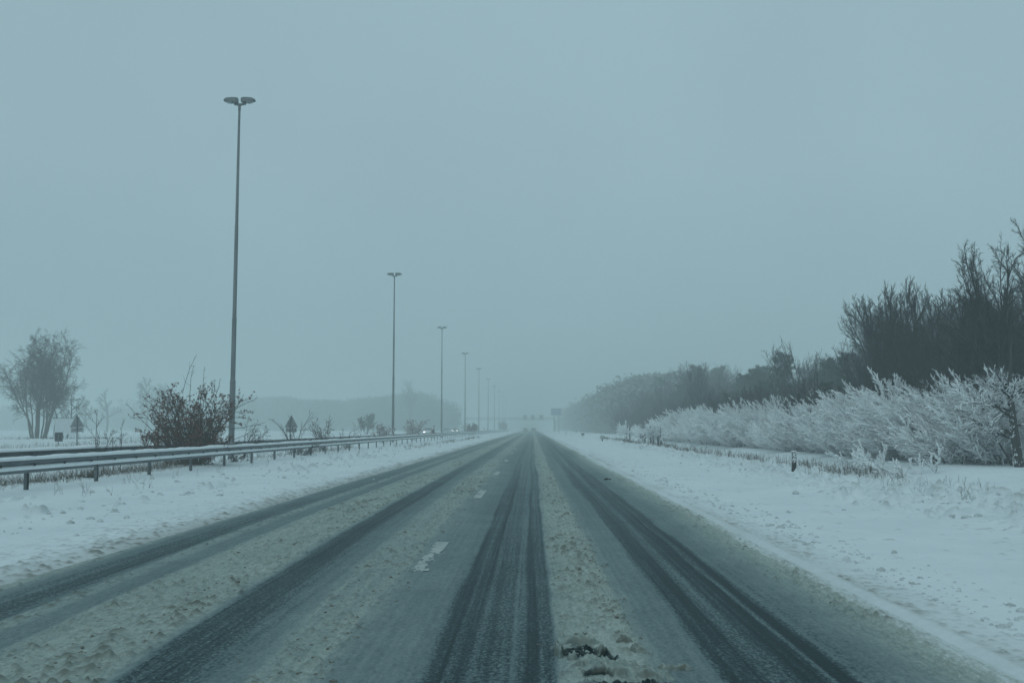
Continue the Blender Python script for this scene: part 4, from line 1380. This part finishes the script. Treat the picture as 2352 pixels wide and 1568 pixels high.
# square snow plastered sign on the right
def right_sign(label, px, y, top, bot, base, w, mats, snow):
    x = at(px, 983, y).x; z0 = gz(x, y)
    t = thing('marker_sign', label, 'road sign', (x, y, z0))
    za, zb = at(px, top, y).z - z0, at(px, bot, y).z - z0
    mb = MB(); mb.box((0, 0, (za + zb) / 2), (w, .03, za - zb), None, .008); mb.build('plate', mats, t)
    mb = MB(); mb.tube([(0, .04, -.25), (0, .04, za - .02)], .035, 8); mb.build('post', M['zinc'], t, True)
    if snow:
        rng = np.random.default_rng(610)
        n = 58
        C = np.stack([(rng.random(n) - .5) * w * .95, np.full(n, -.02), zb + (za - zb) * (.03 + .93 * rng.random(n) ** 1.1)], -1)
        V, Fq = lumps(rng, C, .018 + .025 * rng.random(n), .8, .1)
        tag(obj('snow_crust', mesh_np('snow_crust', V, Fq, M['snow_load']), t), kind='stuff')
        mb = MB(); mb.box((0, 0, za + .015), (w * .8, .05, .03), None, .01); mb.build('snow_cap', M['snow_cap'], t)
        C = np.stack([rng.normal(size=50) * .025, np.full(50, .0), zb * rng.random(50)], -1)
        V, Fq = lumps(rng, C, .012 + .018 * rng.random(50), 1.0, .1)
        obj('snow_patches', mesh_np('snow_patches', V, Fq, M['snow_load']), t)
    return t


right_sign('square roadside sign plastered with snow, left of the snowy hedge', 1474.5, 64.3, 996, 1015.6, 1031, .48, M['zinc'], True)
right_sign('small dark rectangular marker sign on a thin post, farther along the right verge', 1338.6, 141, 994.2, 998.8, 1004.8, .44, M['black_plate'], False)

# delineator posts
def delineator():
    t = thing('delineator_post', 'x', 'delineator', (0, 0, 0), 0, 'delineator posts on the right verge')
    mb = MB()
    pr = [(-.06, -.035), (-.03, -.06), (.03, -.06), (.06, -.035), (.06, .04), (-.06, .04)]
    mb.loft([[(a, b, -.2) for a, b in pr], [(a, b, .36) for a, b in pr]]); mb.build('dark_base', M['black_plate'], t)
    mb = MB()
    pr2 = [(a * 1.03, b * 1.03) for a, b in pr]
    mb.loft([[(a, b, .36) for a, b in pr2], [(a, b, .60) for a, b in pr2], [(a, b, .64 if b < 0 else .68) for a, b in pr2]]); mb.build('upper_part', M['white_post'], t)
    rng = np.random.default_rng(620)
    n = 45
    C = np.stack([(rng.random(n) - .5) * .11, np.full(n, -.055), .30 + .36 * rng.random(n) ** .8], -1)
    V, Fq = lumps(rng, C, .008 + .012 * rng.random(n), .9, .12)
    C2 = np.stack([rng.normal(size=10) * .03, rng.normal(size=10) * .02, np.full(10, .675)], -1)
    V2, F2 = lumps(rng, C2, np.full(10, .035), .6, .1)
    tag(obj('snow_crust', mesh_np('snow_crust', np.concatenate([V, V2]), np.concatenate([Fq, F2 + len(V)]), M['snow_load']), t), kind='stuff')
    return t


dl = delineator()
for i, (px, y, lab) in enumerate(((1821, 28.9, 'nearest delineator post, black below and snow crusted above, before the hedge'),
                                  (1383, 96, 'second delineator post, small and grey, between the two marker signs'),
                                  (1300, 205, 'third delineator post, faint in the fog beyond the small dark sign'),
                                  (1284, 262, 'farthest delineator post, barely visible in the fog under the blue sign'))):
    x = at(px, 983, y).x; z = gz(x, y)
    if i == 0:
        dl.location = (x, y, z); dl.rotation_euler = (0, R(2.5), 0); dl['label'] = lab; dl.scale = (1, 1, .86)
    else:
        o = dup(dl, (x, y, z), 0, (1.1, 1.1, .86), lab)

# ------------------------------------------------------------------ gantry and blue sign
yg = 470
t = thing('sign_gantry', 'grey overhead gantry with dark lane signs spanning the misty road', 'gantry', (0, yg, 0))
zb = at(1222, 964, yg).z; zt = at(1222, 958.5, yg).z
xl = at(1067, 983, yg).x; xr = at(1275, 983, yg).x
mb = MB()
for dz in (zb + .12, zt - .12):
    for dy in (-.5, .5): mb.box(((xl + xr) / 2, dy, dz), (xr - xl, .22, .24))
n = 26
for i in range(n):
    xa = xl + (xr - xl) * i / n; xb = xl + (xr - xl) * (i + 1) / n
    for dy in (-.5, .5):
        mb.tube([(xa, dy, zb + .12 if i % 2 else zt - .12), (xb, dy, zt - .12 if i % 2 else zb + .12)], .09, 6)
mb.box(((xl + xr) / 2, 0, zb + .05), (xr - xl, .8, .06))
mb.build('truss', M['zinc'], t)
for xx in (xl, -13.0, xr):
    mb = MB(); mb.box((xx, 0, (zb - .4) / 2), (.7, .7, zb + .4), None, .08); mb.box((xx, 0, .1), (1.3, 1.3, .5), None, .1); mb.build('leg', M['zinc'], t)
for px in (1206.3, 1223.3, 1243.6):
    xx = at(px, 983, yg).x
    mb = MB(); mb.box((xx, -.95, (at(px, 952.8, yg).z + zb) / 2), (1.85, .35, at(px, 952.8, yg).z - zb), None, .05)
    s = mb.build('lane_sign', M['black_plate'], t)
    mb = MB(); mb.box((xx, -1.25, at(px, 952.8, yg).z - .06), (1.75, .3, .06)); mb.build('visor', M['black_plate'], s)

yb = 360
xb_ = at(1277.6, 983, yb).x
t = thing('blue_sign', 'big blue direction sign standing on the right verge in the fog', 'road sign', (xb_, yb, 0))
za, zb2 = at(1277, 937, yb).z, at(1277, 953.5, yb).z
wd = 24 * yb / F
mb = MB(); mb.box((0, 0, (za + zb2) / 2), (wd, .08, za - zb2), None, .02); mb.build('panel', M['sign_blue'], t)
mb = MB()
for zz in (za - .03, zb2 + .03): mb.box((0, -.05, zz), (wd * .98, .03, .06))
for s in (-1, 1): mb.box((s * wd * .485, -.05, (za + zb2) / 2), (.06, .03, za - zb2 - .1))
mb.build('border', M['board_white'], t)
for s in (-.8, .9):
    mb = MB(); mb.tube([(s, .15, -.3), (s, .15, za - .2)], .13, 8); mb.build('post', M['zinc'], t, True)

# ------------------------------------------------------------------ cars
def make_car(name, label, paint, oncoming, group, loc, rz):
    t = thing(name, label, 'car', loc, rz, group)
    # nose points to -y
    def sec(y, w, zb, zbelt, zt, wt):
        return [(-w * .94, y, zb), (-w, y, zb + .18), (-w, y, zbelt - .08), (-w * .96, y, zbelt), (-wt, y, zt), (wt, y, zt), (w * .96, y, zbelt), (w, y, zbelt - .08), (w, y, zb + .18), (w * .94, y, zb)]
    mb = MB()
    mb.loft([sec(-2.15, .62, .32, .55, .62, .5), sec(-2.0, .82, .24, .66, .74, .68), sec(-1.2, .88, .2, .82, .90, .72), sec(-.85, .89, .2, .9, .98, .72),
             sec(-.15, .89, .2, .93, 1.40, .60), sec(.5, .89, .2, .94, 1.46, .60), sec(1.3, .89, .2, .95, 1.38, .58), sec(1.85, .88, .22, .96, 1.08, .64), sec(2.1, .82, .28, .86, .95, .62), sec(2.2, .7, .36, .7, .8, .5)])
    mb.build('body', paint, t, True)
    g = MB(); g.loft([[(-.66, -.86, .985), (.66, -.86, .985), (.66, -.84, 1.0), (-.66, -.84, 1.0)], [(-.56, -.18, 1.39), (.56, -.18, 1.39), (.56, -.14, 1.41), (-.56, -.14, 1.41)]])
    g.build('windscreen', M['car_glass'], t)
    g = MB(); g.loft([[(-.58, 1.36, 1.37), (.58, 1.36, 1.37), (.56, 1.32, 1.38), (-.56, 1.32, 1.38)], [(-.64, 1.9, 1.07), (.64, 1.9, 1.07), (.64, 1.86, 1.08), (-.64, 1.86, 1.08)]])
    g.build('rear_window', M['car_glass'], t)
    for s in (-1, 1):
        g = MB(); g.loft([[(s * .865, -.55, .98), (s * .875, -.55, .98), (s * .70, -.2, 1.27), (s * .69, -.2, 1.27)], [(s * .865, 1.5, .98), (s * .875, 1.5, .98), (s * .66, 1.2, 1.34), (s * .65, 1.2, 1.34)]])
        g.build('side_window', M['car_glass'], t)
        for yy in (-1.35, 1.35):
            w = MB(); w.tube([(s * .70, yy, .31), (s * .91, yy, .31)], .31, 14); wo = w.build('wheel', M['tyre'], t, True)
            w = MB(); w.tube([(s * .90, yy, .31), (s * .925, yy, .31)], .2, 10); w.build('rim', M['rim'], wo)
        h = MB(); h.box((s * .64, -2.06, .64), (.30, .12, .16), Matrix.Rotation(s * .3, 3, 'Z'), .02)
        h.build('headlight', M['headlight'] if oncoming else M['car_glass'], t)
        h = MB(); h.box((s * .68, 2.11, .82), (.26, .08, .14), None, .02); h.build('tail_light', M['tail_light'], t)
        h = MB(); h.box((s * .98, -.55, 1.0), (.16, .1, .12), None, .02); h.build('mirror', paint, t)
    for yy, nm in ((-2.17, 'number_plate'), (2.2, 'number_plate')):
        h = MB(); h.box((0, yy, .45), (.5, .02, .11)); h.build(nm, M['board_white'], t)
    return t


G_ON = 'oncoming cars beyond the median'
make_car('car', 'white oncoming car with headlights lit, behind the dark rounded shrub', M['car_white'], True, G_ON, (at(985, 983, 190).x, 190, 0), 0)
make_car('car', 'pale oncoming car, dim in the fog between the third and fourth lamp posts', M['car_grey'], False, G_ON, (at(1026, 983, 285).x, 285, 0), 0)
make_car('car', 'dark oncoming car with headlights lit near the fourth lamp post', M['car_dark'], True, G_ON, (at(1046, 983, 300).x, 300, 0), 0)
make_car('car', 'farthest oncoming car, only its two headlights showing through the fog', M['car_dark'], True, G_ON, (at(1112, 983, 490).x, 490, 0), 0)
G_AH = 'cars driving ahead in the fog'
make_car('car', 'grey car ahead in the left lane, a dim shape in the fog', M['car_grey'], False, G_AH, (-2.5, 372, 0), PI)
make_car('car', 'grey car ahead in the right lane, a dim shape in the fog', M['car_grey'], False, G_AH, (.45, 362, 0), PI)

# ------------------------------------------------------------------ trees on the left
bi = tree_parts(712, 12.2, stems=13, spread=18, r0=.13, b1=(18, .28, .98, 38, 10, .36), b2=(10, .12, .98, 36, 12, .40), b3=(8, .1, .98, 42, 14, .5),
                trop1=(0, 0, .15), trop2=(0, 0, -.2), trop3=(0, 0, -.8), rmin=.0105, base_r=.8, jit=.07)
y = 106; x = at(88, 983, y).x
make_tree('birch_tree', 'tall many stemmed birch with fine drooping twigs at the left edge of the view', 'tree', bi, (M['birch_bark'], M['birch_twig']), (x, y, gz(x, y)))
oak = tree_parts(702, 6, stems=2, spread=12, r0=.13, b1=(12, .3, .95, 55, 10, .5), b2=(9, .15, .97, 42, 12, .45), b3=(6, .1, .97, 40, 14, .45), trop1=(0, 0, .35), rmin=.014, jit=.12)


def left_tree(name, label, parts, px, y, top, base, mats=(None, None), rz=0, group=None):
    x = at(px, 983, y).x; z0 = gz(x, y)
    h = at(px, top, y).z - z0
    q = fit(parts, h)
    return make_tree(name, label, 'tree', q, (M['birch_bark'], M['birch_twig']), (x, y, z0), rz)


left_tree('bare_tree', 'crooked low bare tree growing right behind the blank white board', oak, 150, 112, 872, 1)
oak2 = tree_parts(703, 12, stems=1, spread=3, r0=.42, b1=(15, .3, .99, 50, 12, .34), b2=(8, .2, .97, 42, 12, .42), b3=(5, .1, .97, 40, 14, .42), trop1=(0, 0, .35), rmin=.045, jit=.12)
left_tree('bare_tree', 'pale bare field tree with crooked boughs left of the leafy bush, faint in fog', oak2, 246, 290, 890, 1)
rnd3 = tree_parts(704, 16, stems=1, spread=3, r0=.4, b1=(22, .26, .98, 48, 10, .46), b2=(10, .15, .97, 36, 12, .42), b3=(7, .1, .97, 34, 14, .42), rmin=.06)
left_tree('bare_tree', 'pale round crowned field tree half hidden behind the leafy bush', rnd3, 334, 300, 865, 1)
rnd4 = tree_parts(705, 16, stems=2, spread=6, r0=.35, b1=(18, .28, .98, 44, 10, .42), b2=(8, .15, .97, 36, 12, .42), b3=(5, .1, .97, 34, 14, .42), rmin=.05)
left_tree('bare_tree', 'pale tree in the fog directly behind the leafy bush', rnd4, 388, 330, 878, 1)
left_tree('bare_tree', 'very faint spreading tree in the fog behind the triangular sign', oak2, 190, 270, 905, 1, rz=2)
left_tree('bare_tree', 'tall faint bare tree rising above the hazy wood on the left', tree_parts(706, 20, stems=3, spread=9, r0=.4, b1=(13, .45, .98, 34, 10, .36), b2=(6, .15, .97, 36, 12, .42), b3=(3, .1, .97, 34, 14, .42), rmin=.05), 940, 395, 864, 1)
left_tree('bare_tree', 'small round hazy tree standing in front of the far wood', tree_parts(707, 4.5, stems=6, spread=26, r0=.09, b1=(14, .25, .98, 40, 10, .42), b2=(9, .1, .97, 36, 12, .45), b3=(6, .1, .97, 34, 14, .45), rmin=.022), 842, 190, 946, 1)

# ------------------------------------------------------------------ air, light, camera
import bmesh as _b
bm = _b.new(); _b.ops.create_cube(bm, size=1.0)
me = bpy.data.meshes.new('haze'); bm.to_mesh(me); bm.free()
hz = obj('haze', me); hz.scale = (1360, 1500, 24.2); hz.location = (0, 640, 9.6)
tag(hz, kind='stuff')
m, nt = new_mat('haze_air')
out = N(nt, 'ShaderNodeOutputMaterial'); pv = N(nt, 'ShaderNodeVolumePrincipled')
pv.inputs['Color'].default_value = (.92, .99, .985, 1); pv.inputs['Density'].default_value = .0037
pv.inputs['Anisotropy'].default_value = 0.0
L(nt, pv.outputs[0], out.inputs['Volume'])
me.materials.append(m)

SUN_EL, SUN_ROT = R(48), R(200)
w = bpy.data.worlds.new('World'); SC.world = w; w.use_nodes = True
nt = w.node_tree; nt.nodes.clear()
out = N(nt, 'ShaderNodeOutputWorld'); bg = N(nt, 'ShaderNodeBackground', in_Strength=.1)
sky = N(nt, 'ShaderNodeTexSky', sky_type='NISHITA', sun_disc=False, sun_elevation=SUN_EL, sun_rotation=SUN_ROT)
sky.air_density = 1.0; sky.dust_density = 3.0
tc = N(nt, 'ShaderNodeTexCoord'); sp = N(nt, 'ShaderNodeSeparateXYZ'); L(nt, tc.outputs['Generated'], sp.inputs[0])
cl = ramp(nt, [(0.0, (2.55, 4.05, 4.6)), (.25, (3.18, 4.68, 5.22)), (1.0, (3.2, 4.68, 5.2))])
L(nt, sp.outputs['Z'], cl.inputs[0])
# soft unevenness of the cloud layer
cn = N(nt, 'ShaderNodeTexNoise', in_Scale=1.6, in_Detail=4.0, in_Roughness=.5); L(nt, tc.outputs['Generated'], cn.inputs['Vector'])
mr = N(nt, 'ShaderNodeMapRange', in_1=.3, in_2=.7, in_3=.91, in_4=1.06); L(nt, cn.outputs['Fac'], mr.inputs[0])
vm = N(nt, 'ShaderNodeVectorMath', operation='SCALE'); L(nt, cl.outputs[0], vm.inputs[0]); L(nt, mr.outputs[0], vm.inputs['Scale'])
mx = N(nt, 'ShaderNodeMix', data_type='RGBA'); mx.inputs[0].default_value = .92
L(nt, sky.outputs[0], mx.inputs[6]); L(nt, vm.outputs[0], mx.inputs[7])
L(nt, mx.outputs[2], bg.inputs[0]); L(nt, bg.outputs[0], out.inputs[0])

sl = bpy.data.lights.new('sun', 'SUN'); sl.energy = .5; sl.angle = R(60); sl.color = (.78, .95, 1.0)
so = bpy.data.objects.new('sun', sl); link(so)
az = SUN_ROT
d = Vector((math.sin(az) * math.cos(SUN_EL), math.cos(az) * math.cos(SUN_EL), math.sin(SUN_EL)))
so.rotation_euler = d.to_track_quat('Z', 'Y').to_euler(); so.location = (0, -20, 60)

cam = bpy.data.cameras.new('camera'); co = bpy.data.objects.new('camera', cam); link(co)
cam.sensor_width = 36; cam.lens = 36 * F / 2352
cam.clip_start = .1; cam.clip_end = 4000
co.location = (0, 0, CAMH); co.rotation_euler = CAM_ROT.to_euler()
SC.camera = co

SC.view_settings.view_transform = 'Standard'; SC.view_settings.look = 'None'
SC.view_settings.exposure = 0; SC.view_settings.gamma = 1
SC.cycles.volume_bounces = 2
SC.cycles.max_bounces = 6
SC.cycles.diffuse_bounces = 3
SC.cycles.use_denoising = True
